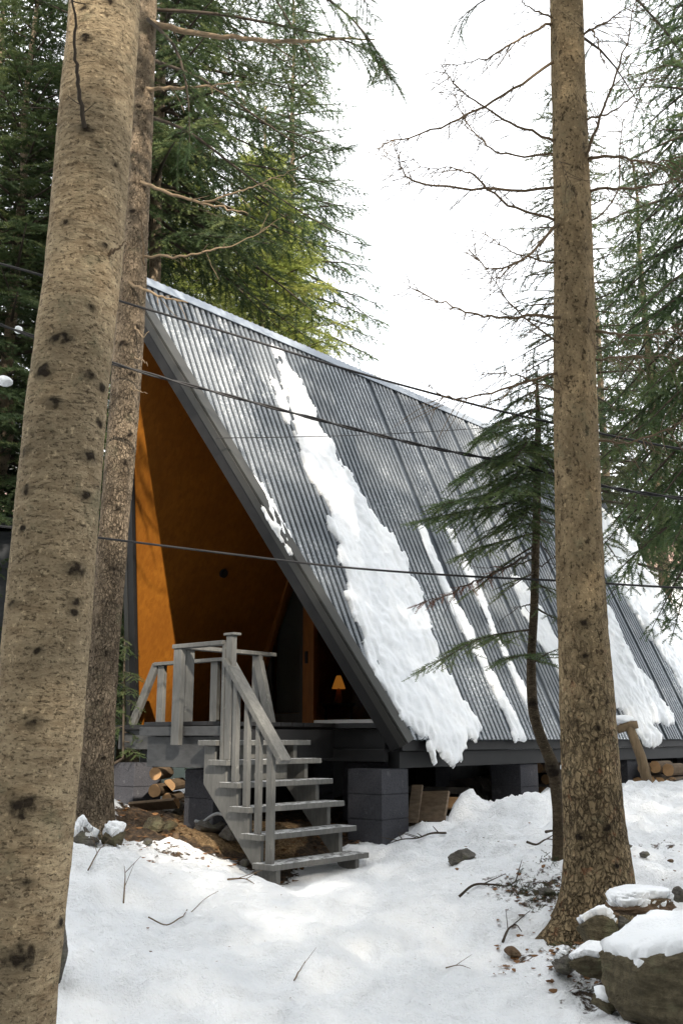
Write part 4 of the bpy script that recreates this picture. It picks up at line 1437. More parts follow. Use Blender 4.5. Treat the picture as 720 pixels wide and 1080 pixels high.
for nm, me_ in (('limbs', CROWN_FAR[0]), ('crown', CROWN_FAR[1])):  # unseen crown overhead, put on for its shade
    o = bpy.data.objects.new(nm, me_); col.objects.link(o); o.parent = t2; o['kind'] = 'stuff'
    o.location = (pts[-2].x - b0.x, pts[-2].y - b0.y, 9.8); o.scale = (.6,) * 3

# ---- tall trunk on the right
rng = random.Random(79)
D3 = 6.4
uvw = [(617, 1000, 84), (626, 962, 72), (629, 920, 68), (624, 840, 61), (618, 740, 57), (613, 640, 51), (609, 520, 48), (606, 400, 44), (605, 300, 41), (601, 150, 37), (597, 0, 34), (593, -200, 29), (590, -420, 25)]
pts, rad = px_trunk(uvw, D3)
pts.append(pts[-1] + Vector((0, .1, 5))); rad.append(.04)
kn = [(front_of(u, v, D3, .18), r_, .008) for u, v, r_ in [(612, 345, .03), (617, 430, .028), (600, 425, .028), (623, 515, .03), (600, 520, .022), (615, 660, .034), (616, 695, .030), (600, 710, .026), (640, 730, .03), (605, 762, .028), (632, 768, .03), (610, 745, .02), (606, 250, .03), (600, 90, .02), (607, 170, .026), (625, 345, .02), (595, 300, .02), (640, 870, .03), (610, 880, .03), (650, 910, .02)]]
b0 = pts[0]
t3 = empty('spruce_tree', (b0.x, b0.y, gh(b0.x, b0.y))); tag(t3, 'tall scaly barked trunk on the right with flared foot beside the boulders', 'tree', 'spruces around the cabin')
V, Fc, at_ = trunk_mesh(pts, rad, 90, 640, .55, kn, rng, .05, 1.5)
me = raw_mesh('trunk', V, Fc, BARK_SCALY, wloc(t3), True, None, at_); link('trunk', me, wloc(t3), t3)
DB = [
    ([(592, 18, 6.4), (555, 37, 6.2), (515, 60, 6.0), (467, 69, 5.9)], .013, 16),
    ([(592, 60, 6.4), (530, 100, 6.1), (475, 130, 5.9), (415, 149, 5.7), (398, 157, 5.6)], .013, 20),
    ([(596, 153, 6.4), (545, 132, 6.2), (505, 110, 6.1), (477, 87, 6.0), (462, 62, 5.9)], .012, 16),
    ([(596, 162, 6.4), (535, 163, 6.5), (505, 145, 6.6), (485, 117, 6.6), (478, 95, 6.6)], .010, 14),
    ([(600, 199, 6.4), (510, 200, 6.2), (440, 192, 6.0), (422, 175, 5.9), (414, 148, 5.8)], .013, 18),
    ([(600, 238, 6.4), (535, 215, 6.2), (500, 185, 6.0), (477, 178, 5.9), (425, 175, 5.8)], .012, 16),
    ([(600, 225, 6.4), (575, 250, 6.2), (553, 272, 6.0), (520, 285, 5.9), (495, 265, 5.9)], .015, 16),
    ([(600, 280, 6.4), (545, 268, 6.2), (505, 242, 6.1)], .009, 10),
    ([(604, 372, 6.4), (565, 345, 6.2), (530, 310, 6.1), (519, 278, 6.0)], .010, 14),
    ([(602, 334, 6.4), (555, 334, 6.1), (510, 334, 6.0), (470, 320, 5.9), (425, 299, 5.8)], .014, 18),
    ([(604, 388, 6.4), (525, 412, 6.1), (475, 420, 5.9), (450, 404, 5.8)], .011, 14),
    ([(604, 420, 6.4), (570, 405, 6.2), (535, 395, 6.1), (497, 392, 6.0)], .009, 12),
    ([(590, 20, 6.4), (560, 10, 6.2), (540, -12, 6.1)], .010, 6),
    ([(610, 40, 6.4), (640, 22, 6.2), (680, -4, 6.0)], .011, 10),
    ([(610, 45, 6.5), (623, 30, 6.3), (632, 55, 6.2), (636, 66, 6.1)], .009, 4),
    ([(612, 168, 6.4), (650, 165, 6.2), (685, 172, 6.1), (722, 164, 6.0)], .015, 14),
    ([(614, 201, 6.4), (665, 199, 6.2), (700, 193, 6.1), (722, 186, 6.0)], .013, 12),
    ([(612, 180, 6.4), (630, 130, 6.2), (655, 60, 6.0), (671, -5, 5.8)], .015, 14),
    ([(614, 125, 6.4), (645, 118, 6.2), (672, 95, 6.1), (690, 74, 6.0)], .010, 10),
    ([(618, 238, 6.4), (650, 205, 6.2), (656, 133, 6.1), (690, 82, 6.0)], .008, 8),
    ([(622, 348, 6.4), (655, 353, 6.2), (690, 352, 6.1), (722, 339, 6.0)], .013, 12),
    ([(622, 379, 6.4), (660, 376, 6.2), (722, 377, 6.1)], .011, 12),
    ([(626, 465, 6.4), (665, 466, 6.2), (705, 452, 6.1), (722, 442, 6.0)], .010, 12),
    ([(610, 180, 6.4), (590, 170, 6.15), (598, 185, 6.1), (608, 205, 6.08)], .005, 2),
]
for P_, r0, nt in DB:
    W = MB(); dead_branch(W, [at(*a) for a in P_], r0 * .9, rng, int(nt * 2.8), .34, .9, 5)
    wood('dead_branch', W, TWIG, t3)
for P_, dn in [([(594, -40, 6.5), (550, -20, 6.3), (510, 0, 6.2), (482, 22, 6.1)], .35), ([(598, -60, 6.5), (640, -30, 6.3), (690, 20, 6.1), (720, 60, 6.0)], .55), ([(598, -90, 6.8), (650, -50, 7.0), (700, 0, 7.1)], .6),
               ([(600, 30, 6.6), (640, 60, 7.0), (680, 120, 7.3)], .45)]:
    W = MB(); tw = []
    live_branch(W, tw, [at(*a) for a in P_], .014, rng, .40, .09, .13, .2, 1.4, dn)
    b = wood('bough', W, BARK_DARK, t3)
    link('needles', twig_mesh('needles', tw, 'fine', NDL_MID, wloc(t3), rng.randint(0, 999)), wloc(t3), b)
for nm, me_ in (('limbs', CROWN_FAR[0]), ('crown', CROWN_FAR[1])):  # crown above the view, added to cast shade
    o = bpy.data.objects.new(nm, me_); col.objects.link(o); o.parent = t3; o['kind'] = 'stuff'
    o.location = (pts[-2].x - b0.x, pts[-2].y - b0.y, 8.8); o.scale = (.7,) * 3

# ---- small crooked spruce before the roof
rng = random.Random(80)
D4 = 7.25
uvw = [(591, 922, 13), (589, 880, 11.5), (587, 845, 11), (582, 808, 14), (570, 778, 12), (562, 748, 11), (560, 700, 9.5), (563, 640, 9), (564, 600, 8.5), (566, 520, 8), (567, 450, 6), (566, 415, 4), (566, 394, 1.5)]
pts, rad = px_trunk(uvw, D4)
b0 = pts[0]
t4 = empty('spruce_tree', (b0.x, b0.y, gh(b0.x, b0.y))); tag(t4, 'small crooked spruce with thin mottled trunk left of the tall right trunk', 'tree', 'spruces around the cabin')
V, Fc, at_ = trunk_mesh(pts, rad, 24, 160, .5, [(front_of(582, 812, D4, .04), .05, .02), (front_of(561, 742, D4, .03), .03, .008)], rng, .10)
me = raw_mesh('trunk', V, Fc, BARK_THIN, wloc(t4), True, None, at_); link('trunk', me, wloc(t4), t4)
LB = [
    ([(566, 392, 7.25), (556, 400, 7.1), (546, 412, 7.0)], .18, NDL_MID, 1),
    ([(566, 398, 7.25), (577, 404, 7.1), (588, 416, 7.0)], .18, NDL_MID, 1),
    ([(567, 412, 7.25), (548, 420, 7.1), (530, 436, 7.0)], .26, NDL_MID, 1),
    ([(567, 418, 7.25), (584, 424, 7.4), (600, 440, 7.5)], .26, NDL_MID, 1),
    ([(567, 430, 7.25), (545, 438, 7.0), (522, 450, 6.8), (508, 460, 6.7)], .30, NDL_MID, 1),
    ([(567, 436, 7.25), (585, 442, 7.3), (606, 458, 7.4)], .30, NDL_DARK, 1),
    ([(567, 445, 7.25), (546, 452, 7.5), (518, 462, 7.7)], .30, NDL_MID, 1),
    ([(567, 455, 7.25), (553, 470, 6.9), (540, 488, 6.6)], .32, NDL_MID, 1),
    ([(567, 466, 7.25), (540, 476, 7.0), (515, 486, 6.8), (490, 504, 6.6)], .36, NDL_MID, 1),
    ([(567, 470, 7.25), (545, 480, 7.6), (512, 494, 7.9)], .34, NDL_DARK, 1),
    ([(566, 480, 7.25), (590, 492, 7.4), (622, 508, 7.5)], .34, NDL_DARK, 1),
    ([(566, 486, 7.25), (548, 500, 6.8), (528, 520, 6.5)], .34, NDL_MID, 1),
    ([(566, 498, 7.25), (540, 506, 7.3), (500, 518, 7.4)], .36, NDL_MID, 1),
    ([(566, 508, 7.25), (530, 518, 6.9), (490, 527, 6.6), (462, 532, 6.5)], .32, NDL_MID, 1),
    ([(566, 520, 7.25), (530, 532, 7.0), (485, 540, 6.8), (440, 550, 6.6)], .32, NDL_MID, 1),
    ([(566, 525, 7.25), (556, 540, 6.9), (545, 558, 6.7)], .26, NDL_DARK, .8),
    ([(565, 530, 7.25), (545, 548, 7.5), (515, 565, 7.7)], .32, NDL_DARK, .8),
    ([(565, 545, 7.25), (588, 556, 7.5), (620, 568, 7.6)], .30, NDL_DARK, .6),
    ([(564, 562, 7.25), (530, 571, 7.0), (507, 577, 6.9), (487, 586, 6.8)], .28, NDL_MID, .85),
    ([(564, 575, 7.25), (540, 590, 7.1), (515, 610, 7.0), (494, 626, 6.9)], .20, NDL_DARK, .45),
    ([(563, 604, 7.25), (548, 612, 7.0), (530, 626, 6.9)], .16, NDL_DARK, .5),
    ([(563, 615, 7.25), (578, 622, 7.2), (596, 634, 7.2)], .16, NDL_DARK, .5),
    ([(563, 640, 7.25), (580, 650, 7.0), (592, 655, 6.9)], .15, NDL_DARK, .5),
    ([(561, 664, 7.25), (530, 668, 7.05), (505, 674, 6.9), (472, 692, 6.75), (442, 709, 6.65)], .24, NDL_MID, .85),
    ([(561, 690, 7.25), (545, 692, 7.0), (528, 698, 6.9)], .20, NDL_MID, .9),
    ([(561, 700, 7.25), (575, 690, 7.0), (590, 684, 6.9)], .20, NDL_MID, .7),
]
rb = random.Random(4)
for k in range(8):
    v_ = 430 + k * 17; a_ = rb.uniform(-28, 24)
    LB.append(([(566, v_, 7.25), (566 + a_ * .5, v_ + 6, 7.0), (566 + a_, v_ + rb.uniform(16, 24), 6.78)], .24, NDL_MID, .6))
for P_, bl, mt, dn in LB:
    W = MB(); tw = []
    live_branch(W, tw, [at(*a) for a in P_], .009, rng, bl * 1.2, .05, .14, .10, .9, dn, tone=rng.gauss(.52, .08))
    b = wood('branch', W, BARK_DARK, t4)
    link('needles', twig_mesh('needles', tw, 'fine', mt, wloc(t4), rng.randint(0, 999)), wloc(t4), b)
for P_, r0, nt in [([(563, 582, 7.25), (545, 592, 7.0), (525, 602, 6.9), (498, 614, 6.8), (470, 628, 6.7), (440, 638, 6.6)], .011, 12), ([(562, 590, 7.25), (535, 598, 7.0), (508, 598, 6.9)], .007, 5),
                   ([(563, 600, 7.25), (580, 590, 7.0), (596, 575, 6.9)], .006, 6), ([(562, 560, 7.25), (575, 580, 7.3), (592, 612, 7.4)], .006, 6), ([(560, 637, 7.2), (548, 640, 7.1), (538, 641, 7.0)], .006, 2), ([(563, 540, 7.2), (545, 530, 7.0), (520, 555, 6.9), (500, 580, 6.8)], .006, 8)]:
    W = MB(); dead_branch(W, [at(*a) for a in P_], r0, rng, nt, .2, .8, 5); b = wood('dead_branch', W, BARK_DARK, t4)
    if r0 > .01:
        tw = []; C = catmull([at(*a) for a in P_], 40)
        for i in range(14, 40):
            for k in range(2):
                tw.append((tuple(C[i]), (rng.uniform(-1, .4), rng.uniform(-.6, .6), rng.uniform(-1, .1)), rng.uniform(.05, .11), rng.random()))
        link('rusty_needles', twig_mesh('rusty_needles', tw, 'fine', NDL_RED, wloc(t4), 5), wloc(t4), b)

# ---- low green shoots beside the porch corner, in front of the second trunk's right side
rng = random.Random(81)
sp_b = H(-3.9, -1.2); sp_b.z = gh(sp_b.x, sp_b.y)
t5 = empty('young_spruce', sp_b); tag(t5, 'young dark spruce sapling beside the left porch corner', 'sapling')
dS = math.hypot(sp_b.x, sp_b.y)
u0 = 130
W = MB(); W.tube([sp_b - ZU * .1, at(u0, 800, dS), at(u0 + 1, 720, dS), at(u0 + 2, 655, dS)], [.02, .016, .012, .004], 8); wood('stem', W, BARK_DARK, t5)
W = MB(); tw = []
for v, du in [(676, -8), (684, 8), (694, -10), (712, 12), (724, -12), (728, 10), (742, 14), (748, -10), (758, 12), (770, -14), (776, 22), (786, 30), (792, 14)]:
    live_branch(W, tw, [at(u0, v - 4, dS), at(u0 + du * .55, v - 2, dS - .15 * rng.random()), at(u0 + du, v + 4, dS - .3 * rng.random())], .006, rng, .17, .05, .11, .1, .9, 1.0, tone=.4)
wood('limbs', W, BARK_DARK, t5); link('needles', twig_mesh('needles', tw, 'fine', NDL_DARK, wloc(t5), 3), wloc(t5), t5)

# ------------------------------------------------------------------ cables
def cable(label, P_, r_, n=90, mat=CABLE, twist=0):
    c = catmull([at(*a) for a in P_], n)
    m = MB()
    if not twist: m.tube(c, [r_] * n, 6)
    else:
        for k in range(2):
            m.tube([p + ZU * math.sin(i * .5 + k * math.pi) * r_ * 1.1 + FW * math.cos(i * .5 + k * math.pi) * r_ * 1.1 for i, p in enumerate(c)], [r_] * n, 6)
    b = c[0].copy()
    return tag(obj('overhead_cable', m, mat, None, base=b, smooth=True), label, 'cable', 'cables slung across the clearing')


DW = 6.85
cable('uppermost black cable running from the left trunk along the ridge', [(-240, 225, DW), (0, 278, DW), (125, 317, DW), (240, 351, DW), (360, 388, DW), (460, 416, DW), (555, 440, DW), (720, 474, DW), (950, 505, DW)], .0085)
cable('twisted pair of cables crossing the middle of the roof', [(-240, 250, DW), (0, 342, DW), (122, 384, DW), (240, 417, DW), (360, 449, DW), (450, 471, DW), (530, 487, DW), (632, 512, DW), (720, 526, DW), (950, 556, DW)], .0068, 160, twist=1)
cable('lowest black cable crossing in front of the porch', [(-240, 535, DW), (0, 555, DW), (103, 567, DW), (240, 584, DW), (360, 598, DW), (480, 607, DW), (600, 613, DW), (720, 620, DW), (950, 628, DW)], .0075)
pa = RP(1, roof_sq(228, 462)[0], roof_sq(228, 462)[1], .06)
cable('thin wire from the front verge across the roof sheets', [(228, 462, math.hypot(pa.x, pa.y) - .02), (300, 461, 8.7), (400, 458, 9.6), (515, 451, 10.8), (640, 441, 12.5)], .004)

# ------------------------------------------------------------------ rocks and snow caps
def rock(label, c, size, rot, seed, mat, cap=0.0, name='rock', cat='rock', group='rocks lying in the snow', sub=5, caplabel=None, flat=.93, tilt=0.0):
    bm = bmesh.new(); bmesh.ops.create_icosphere(bm, subdivisions=sub, radius=1.0)
    r = random.Random(seed)
    pl = []
    for i in range(15):
        v = Vector((r.gauss(0, 1), r.gauss(0, 1), r.gauss(0, .8))).normalized(); pl.append((v, r.uniform(.50, .80)))
    ca, sa = math.cos(rot), math.sin(rot); off_ = Vector((seed * 3.1, seed * 1.7, seed * .9))
    for v in bm.verts:
        p = v.co.copy()
        for n_, d_ in pl:
            k = p.dot(n_) - d_
            if k > 0: p -= n_ * k * flat
        p *= 1 + .12 * mnoise.noise(p * 1.6 + off_) + .05 * mnoise.noise(Vector((p.x * 3, p.y * 3, p.z * 9)) + off_) + .035 * mnoise.noise(p * 13 + off_)
        p = Vector((p.x * size[0], p.y * size[1], p.z * size[2]))
        if tilt: p = Vector((p.x, p.y * math.cos(tilt) - p.z * math.sin(tilt), p.y * math.sin(tilt) + p.z * math.cos(tilt)))
        v.co = Vector((p.x * ca - p.y * sa, p.x * sa + p.y * ca, p.z))
    bm.normal_update()
    me = bpy.data.meshes.new(name); bm.to_mesh(me); me.materials.append(mat)
    me.polygons.foreach_set('use_smooth', np.ones(len(me.polygons), bool))
    o = link(name, me, c); tag(o, label, cat, group)
    if cap:
        idx = {}; V = []; Fc = []
        for f in bm.faces:
            if max(v.normal.z for v in f.verts) < .05: continue
            ids = []
            for v in f.verts:
                if v.index not in idx:
                    nz_ = v.normal.z + .22 * mnoise.noise(v.co * 9 + off_) + .12 * mnoise.noise(v.co * 25 + off_)
                    k = max(0.0, min(1.0, (nz_ - .42) / .40))
                    idx[v.index] = len(V)
                    V.append(tuple(v.co + ZU * (cap * k ** .6 * (0.85 + .5 * mnoise.noise(v.co * 5 + off_)) + .004) - v.normal * (.03 * (1 - k) if k < .5 else 0)
                                   if k > 0 else v.co - v.normal * .03))
                ids.append(idx[v.index])
            Fc.append(ids)
        if Fc:
            mc = raw_mesh('settled_snow', [tuple(Vector(p) + c) for p in V], Fc, SNOW, c, True)
            tag(link('settled_snow', mc, c), caplabel or ('white snow cap on the ' + label), 'snow', 'snow caps on rocks')
    bm.free()
    return o


def rk(label, u, v, wpx, hpx, depth, rot, seed, mat, sink=.25, **k):
    p = gp(u, v)
    sc_ = (p - CAMP).dot(FW) / F_PX
    sx = wpx * sc_ / 2; sz = hpx * sc_ / 2
    return rock(label, p + ZU * sz * (1 - 2 * sink), (sx, depth, sz), rot, seed, mat, **k)


p = at(718, 1042, 5.05)
rock('largest mossy brown boulder in the lower right corner', p, (.43, .36, .37), .15, 104, ROCK_A, 0.045, name='boulder', caplabel='thick snow cushion on the largest boulder', sub=5, flat=.97)
rock('flat rusty slab of rock above the largest boulder', at(672, 953, 5.75), (.22, .2, .055), .2, 9, ROCK_C, .05, caplabel='thin snow on the flat rusty slab', flat=.5)
rock('lichen spotted grey rock at the foot of the tall trunk', at(632, 986, 5.5), (.125, .13, .12), .5, 15, ROCK_A, .045, caplabel='snow on the lichen spotted rock')
rock('long low rock wedged beneath the lichen spotted one', at(622, 1014, 5.35), (.14, .12, .085), -.1, 21, ROCK_A, .03, caplabel='snow on the long low rock')
rock('small round stone left of the long low rock', at(594, 1016, 5.5), (.075, .08, .075), .3, 25, ROCK_B, .03, caplabel='snow on the small round stone')
rock('reddish pebble tucked under the flat slab', at(645, 966, 5.5), (.042, .04, .032), .3, 31, ROCK_C, sub=3)
rock('greyer pebble beside the reddish pebble', at(656, 973, 5.45), (.045, .04, .036), 1.3, 32, ROCK_B, sub=3)
rock('stone at the right edge above the boulder', at(716, 944, 5.95), (.05, .05, .05), .4, 33, ROCK_B, .0, sub=3)
rock('low stone under the snow at the foot of the boulder', at(640, 1058, 5.1), (.10, .09, .05), .9, 34, ROCK_A, .04, caplabel='snow on the low stone under the boulder', sub=3)
rk('dark rounded stone alone in the snow below the eave', 487, 917, 36, 20, .09, .2, 41, ROCK_B)
rk('rock peeping out beside the thick left trunk', 60, 1055, 24, 70, .1, .2, 43, ROCK_B, .1)
rk('snow covered stone right of the second trunk foot', 118, 918, 34, 26, .13, .4, 45, ROCK_A, .48, cap=.06, caplabel='snow on the stone right of the second trunk')
rk('snow covered stone below the second trunk', 84, 915, 40, 28, .14, .9, 46, ROCK_B, .48, cap=.07, caplabel='snow on the stone below the second trunk')
rk('grey boulder on the soil in front of the dark pier', 185, 862, 28, 24, .13, .2, 51, ROCK_B, .2)
rk('pale angular rock left of the sawdust strip', 163, 878, 24, 18, .12, .7, 52, ROCK_A, .2)
rk('squat stone between the pale rock and the sawdust', 178, 872, 22, 14, .1, 1.7, 53, ROCK_A, .2)
rk('small stone at the snow edge beneath the soil', 155, 897, 13, 9, .05, .3, 54, ROCK_B, sub=3)
rk('reddish cube like stone at the snow edge', 185, 895, 9, 9, .035, .3, 55, ROCK_C, sub=3)
rk('dark stone beside the left stair stringer', 243, 885, 34, 22, .14, .4, 56, ROCK_B, .2)
rk('long dark rock left of the stair foot', 222, 877, 40, 18, .12, -.2, 57, ROCK_B, .2)
rk('small dark stone at the stair foot', 258, 905, 16, 10, .06, .2, 58, ROCK_B, sub=3)
rk('flat stone under the lowest tread', 330, 882, 30, 12, .1, .2, 59, ROCK_A, sub=3)
rk('dark stone in the snow right of the tall trunk', 679, 911, 14, 9, .05, .2, 61, ROCK_B, sub=3)
rk('thin dark stone further up right of the tall trunk', 664, 905, 10, 4, .03, .6, 62, ROCK_B, sub=3)
rk('small stone near the right edge on the snow slope', 706, 912, 7, 5, .03, .3, 63, ROCK_C, sub=3)
rk('dark clod left of the tall trunk foot', 540, 1015, 18, 14, .06, .3, 64, ROCK_C, sub=3)
rk('dark clod beside the thin spruce foot', 575, 950, 22, 10, .07, .9, 65, ROCK_B, sub=3)
rk('rounded stone in the shade under the eave', 445, 868, 22, 18, .1, .9, 66, ROCK_A, sub=3)
rk('mossy stone behind the tilted plank', 437, 850, 16, 34, .08, .2, 67, ROCK_A, sub=3)

# ------------------------------------------------------------------ wood lying about
def log(label, a, b, r_, group='firewood under the cabin', split=0, seed=0):
    r = random.Random(seed); m = MB()
    a = Vector(a); b = Vector(b); d = (b - a).normalized(); x = d.orthogonal().normalized(); y = d.cross(x)
    seg = 14; rot = r.uniform(0, 6)
    prof = []
    for k in range(seg):
        an = k * 2 * math.pi / seg + rot
        rr = r_ * r.uniform(.92, 1.06)
        q = x * math.cos(an) * rr + y * math.sin(an) * rr
        if split and math.cos(an) < -.1: q = x * (-.1 * r_) + y * math.sin(an) * rr * .95
        prof.append(q)
    m.add([a + q for q in prof] + [b + q for q in prof], [(k, (k + 1) % seg, seg + (k + 1) % seg, seg + k) for k in range(seg)], 0)
    m.add([a + q for q in prof], [tuple(range(seg))[::-1]], 1); m.add([b + q for q in prof], [tuple(range(seg))], 1)
    o = obj('firewood_log', m, [LOGBARK, LOGEND], None, base=a)
    return tag(o, label, 'firewood', group)


def axis_dir(): return (R_ * .9 + N_ * .1)


lg = 'split log with pale cut end in the small pile behind the left pier'
dl = math.hypot(*H(-2.4, .1).xy)
for i, (u, v, r_) in enumerate([(164, 816, .062), (178, 829, .066), (163, 834, .064), (176, 842, .05)]):
    p = at(u, v, 10.4)
    log(lg, p, p + Vector((.05, .45, .0)), r_, 'pile of split logs behind the left pier', i % 3 == 1, i)
a = at(138, 852, 9.8); b = at(186, 848, 9.5)
log('long split log lying across in front of the left log pile', a, b, .055, 'firewood under the cabin', 1, 20)
lg2 = 'round firewood log in the stack behind the thin spruce'
for i, (u, v) in enumerate([(570, 835), (582, 836), (575, 822), (588, 822), (568, 810), (581, 809), (594, 834)]):
    p = at(u, v, 12.3); log(lg2, p, p + R_ * .4, .058, 'log stack behind the thin spruce', 0, 30 + i)
lg3 = 'round firewood log in the stack near the right edge'
for i, (u, v) in enumerate([(642, 826), (650, 812), (672, 826), (684, 824), (695, 826), (678, 811), (690, 809), (704, 812), (708, 826)]):
    p = at(u, v, 13.2); log(lg3, p, p + R_ * .4, .075, 'log stack near the right edge', 0, 50 + i)


def board(label, c, ax, ay, th, mat, group='boards stored under the cabin', name='plank'):
    m = MB(); n_ = ax.cross(ay).normalized(); m.box(c - ax / 2 - ay / 2, ax, ay, n_ * th)
    o = obj(name, m, mat, None, base=c, bevel=.004); return tag(o, label, 'plank', group)


p = at(458, 851, 9.6)
board('square weathered board propped up under the eave', p, (N_ * .9 - R_ * .2).normalized() * .36 + ZU * .02, (ZU * .86 + R_ * .5 - N_ * .15).normalized() * .30, .025, PLANK)
p = at(438, 848, 9.5)
board('narrow board standing left of the propped square board', p, N_ * .1 + R_ * .03, (ZU * .95 + R_ * .25).normalized() * .34, .025, PLANK)
p = at(480, 848, 10.0)
board('pale timber offcut lying right of the propped board', p, N_ * .28 + R_ * .05, ZU * .10 + R_ * .03, .06, LOGEND)
p = at(462, 833, 10.4)
board('dark long plank behind the propped board', p, N_ * .7 + R_ * .1, ZU * .06, .03, DARKW)

m = MB(); c = catmull([at(206, 866, 8.7), at(214, 867, 8.65), at(221, 862, 8.6), at(230, 858, 8.55), at(240, 862, 8.5), at(246, 870, 8.5)], 24); m.tube(c, [.014] * 24, 8)
tag(obj('pipe', m, PIPE, None, base=c[0], smooth=True), 'bent grey plastic pipe on the soil left of the stairs', 'pipe')

# leaning pole with a short crosspiece, and the snow lump behind it
pb = gp(686, 832); top = at(663, 766, math.hypot(pb.x, pb.y) + .02)
pl = empty('leaning_pole', pb); tag(pl, 'weathered round pole with short crosspiece leaning against the eave', 'pole')
m = MB(); m.tube([pb - ZU * .12, pb.lerp(top, .5) + Vector((.01, 0, 0)), top], [.056, .052, .046], 16); obj('shaft', m, POLE, pl, smooth=True)
a = at(649, 771, 10.7); b = at(673, 763, 10.7); dd = math.hypot(top.x, top.y); a = at(650, 770, dd); b = at(672, 764, dd)
m = MB(); m.tube([a, a.lerp(b, .5) + ZU * .012, b], [.04, .05, .04], 14); obj('crosspiece', m, POLE, pl, smooth=True)
rock('lump of snow resting on the crosspiece of the leaning pole', at(655, 759, dd + .08), (.16, .13, .06), .3, 71, SNOW, name='snow_lump', cat='snow', group=None, sub=4, flat=.3)
rock('ball of snow caught on the thin crooked spruce', at(594, 809, 7.05), (.024, .024, .026), 0, 72, SNOW, name='snow_lump', cat='snow', group=None, sub=3, flat=.2)
rock('white snow clump on a spruce bough at the left edge', at(5, 402, 10.2), (.09, .09, .06), .4, 73, SNOW, name='snow_lump', cat='snow', group=None, sub=3, flat=.3)
rock('small snow clump right of the one at the left edge', at(20, 348, 10.4), (.05, .05, .045), .4, 74, SNOW, name='snow_lump', cat='snow', group=None, sub=3, flat=.3)

# fallen twigs
def twig(label, px, r_, seed, forks=3, lift=.012, mat=TWIG):
    rr = random.Random(seed); W = MB(); pts = [gp(u, v, lift) for u, v in px]
    n = max(10, len(pts) * 5); C = catmull(pts, n)
    for p in C: p.z = max(p.z, gh(p.x, p.y) + r_ * .6)
    W.tube(C, [r_ * (1 - .7 * i / (n - 1)) for i in range(n)], 6)
    for k in range(forks):
        i = rr.randint(2, n - 3); d = (C[i + 1] - C[i]).normalized(); l = d.cross(ZU) * rr.choice((-1, 1))
        e = (d + l * rr.uniform(.5, 1)).normalized() * rr.uniform(.08, .2)
        q = [C[i] + e * j / 3 + ZU * .02 * j for j in range(4)]
        W.tube(q, [r_ * .5, r_ * .42, r_ * .34, r_ * .2], 4, cap=False)
    return tag(obj('fallen_twig', W, mat, None, base=pts[0], smooth=True), label, 'twig', 'twigs lying on the snow')


twig('long thin curved twig in the middle of the snowy path', [(156, 982), (175, 982), (190, 976), (202, 966), (216, 960), (230, 955)], .0045, 1, 0, .022)
twig('forked dark branch on the snow bank below the eave', [(470, 884), (455, 892), (440, 898), (424, 901), (410, 902)], .010, 2, 6, .03, BARK_DARK)
twig('dark stick lying left of the tall trunk', [(484, 955), (500, 952), (520, 952), (535, 945), (548, 940)], .010, 3, 2, .02, BARK_DARK)
twig('short twig sticking from the snow at the tall trunk foot', [(530, 1000), (536, 992), (544, 988), (550, 992)], .008, 4, 2, .03, BARK_DARK)
twig('stick poking out left of the thin spruce foot', [(556, 908), (566, 908), (576, 904), (584, 900)], .010, 5, 1, .05, BARK_DARK)
twig('stub of branch right beside the thin spruce foot', [(576, 894), (582, 891), (588, 893)], .012, 6, 0, .06, BARK_DARK)
twig('short dark twig at the stair side of the path', [(240, 944), (252, 940), (260, 942), (268, 945)], .007, 7, 2, .02)
twig('little twig on the snow near the bottom middle', [(470, 1030), (484, 1026), (496, 1028)], .004, 8, 1)
twig('faint twig low on the path right of centre', [(310, 1040), (318, 1030), (322, 1024)], .004, 9, 1)
twig('thin stem curving up from the snow at the right edge', [(722, 842), (712, 846), (706, 838)], .010, 10, 2, .12, BARK_DARK)
twig('grass like stem left of the path near the stones', [(92, 938), (104, 930), (112, 932)], .005, 11, 2, .03)
twig('dead stalk standing beside the stone mound', [(130, 962), (131, 950), (130, 940)], .005, 12, 2, .03)

# leaf litter, bark chips and needles: scattered stuff
rl = np.random.default_rng(9)
V = []; Fc = []
def leaf(p, s):
    a = rl.uniform(0, 6.28); t = rl.normal(0, .45); b = len(V)
    ca, sa = math.cos(a), math.sin(a)
    for x, y in ((-1, 0), (-.3, .5), (.5, .38), (1, 0), (.4, -.42), (-.4, -.45)):
        X = x * s; Y = y * s
        V.append((p.x + X * ca - Y * sa, p.y + X * sa + Y * ca, p.z + Y * t + abs(x) * s * .25 + .006))
    Fc.append((b, b + 1, b + 2, b + 3)); Fc.append((b, b + 3, b + 4, b + 5))


yc = np.array(yard)
cnt = 0
while cnt < 900:
    x = rl.uniform(yc[:, 0].min(), yc[:, 0].max()); y = rl.uniform(yc[:, 1].min(), yc[:, 1].max())
    if poly_sd(np.array([x]), np.array([y]), yard)[0] < -.12: continue
    leaf(Vector((x, y, gh(x, y))), rl.uniform(.010, .034)); cnt += 1
for (u0_, u1_, v0_, v1_, n_, s_) in [(520, 612, 925, 1050, 100, .022), (580, 660, 1000, 1062, 60, .028), (100, 230, 890, 925, 60, .022), (480, 600, 880, 960, 50, .014), (150, 620, 930, 1075, 34, .010), (640, 720, 860, 940, 24, .014), (360, 560, 850, 900, 20, .012)]:
    for i in range(n_):
        leaf(gp(rl.uniform(u0_, u1_), rl.uniform(v0_, v1_)), s_ * rl.uniform(.4, 1.2))
tag(link('leaf_litter', raw_mesh('leaf_litter', V, Fc, LEAF, (0, 8, 0)), (0, 8, 0)), 'brown leaves, bark chips and needles scattered on soil and snow', 'leaf litter', kind='stuff')

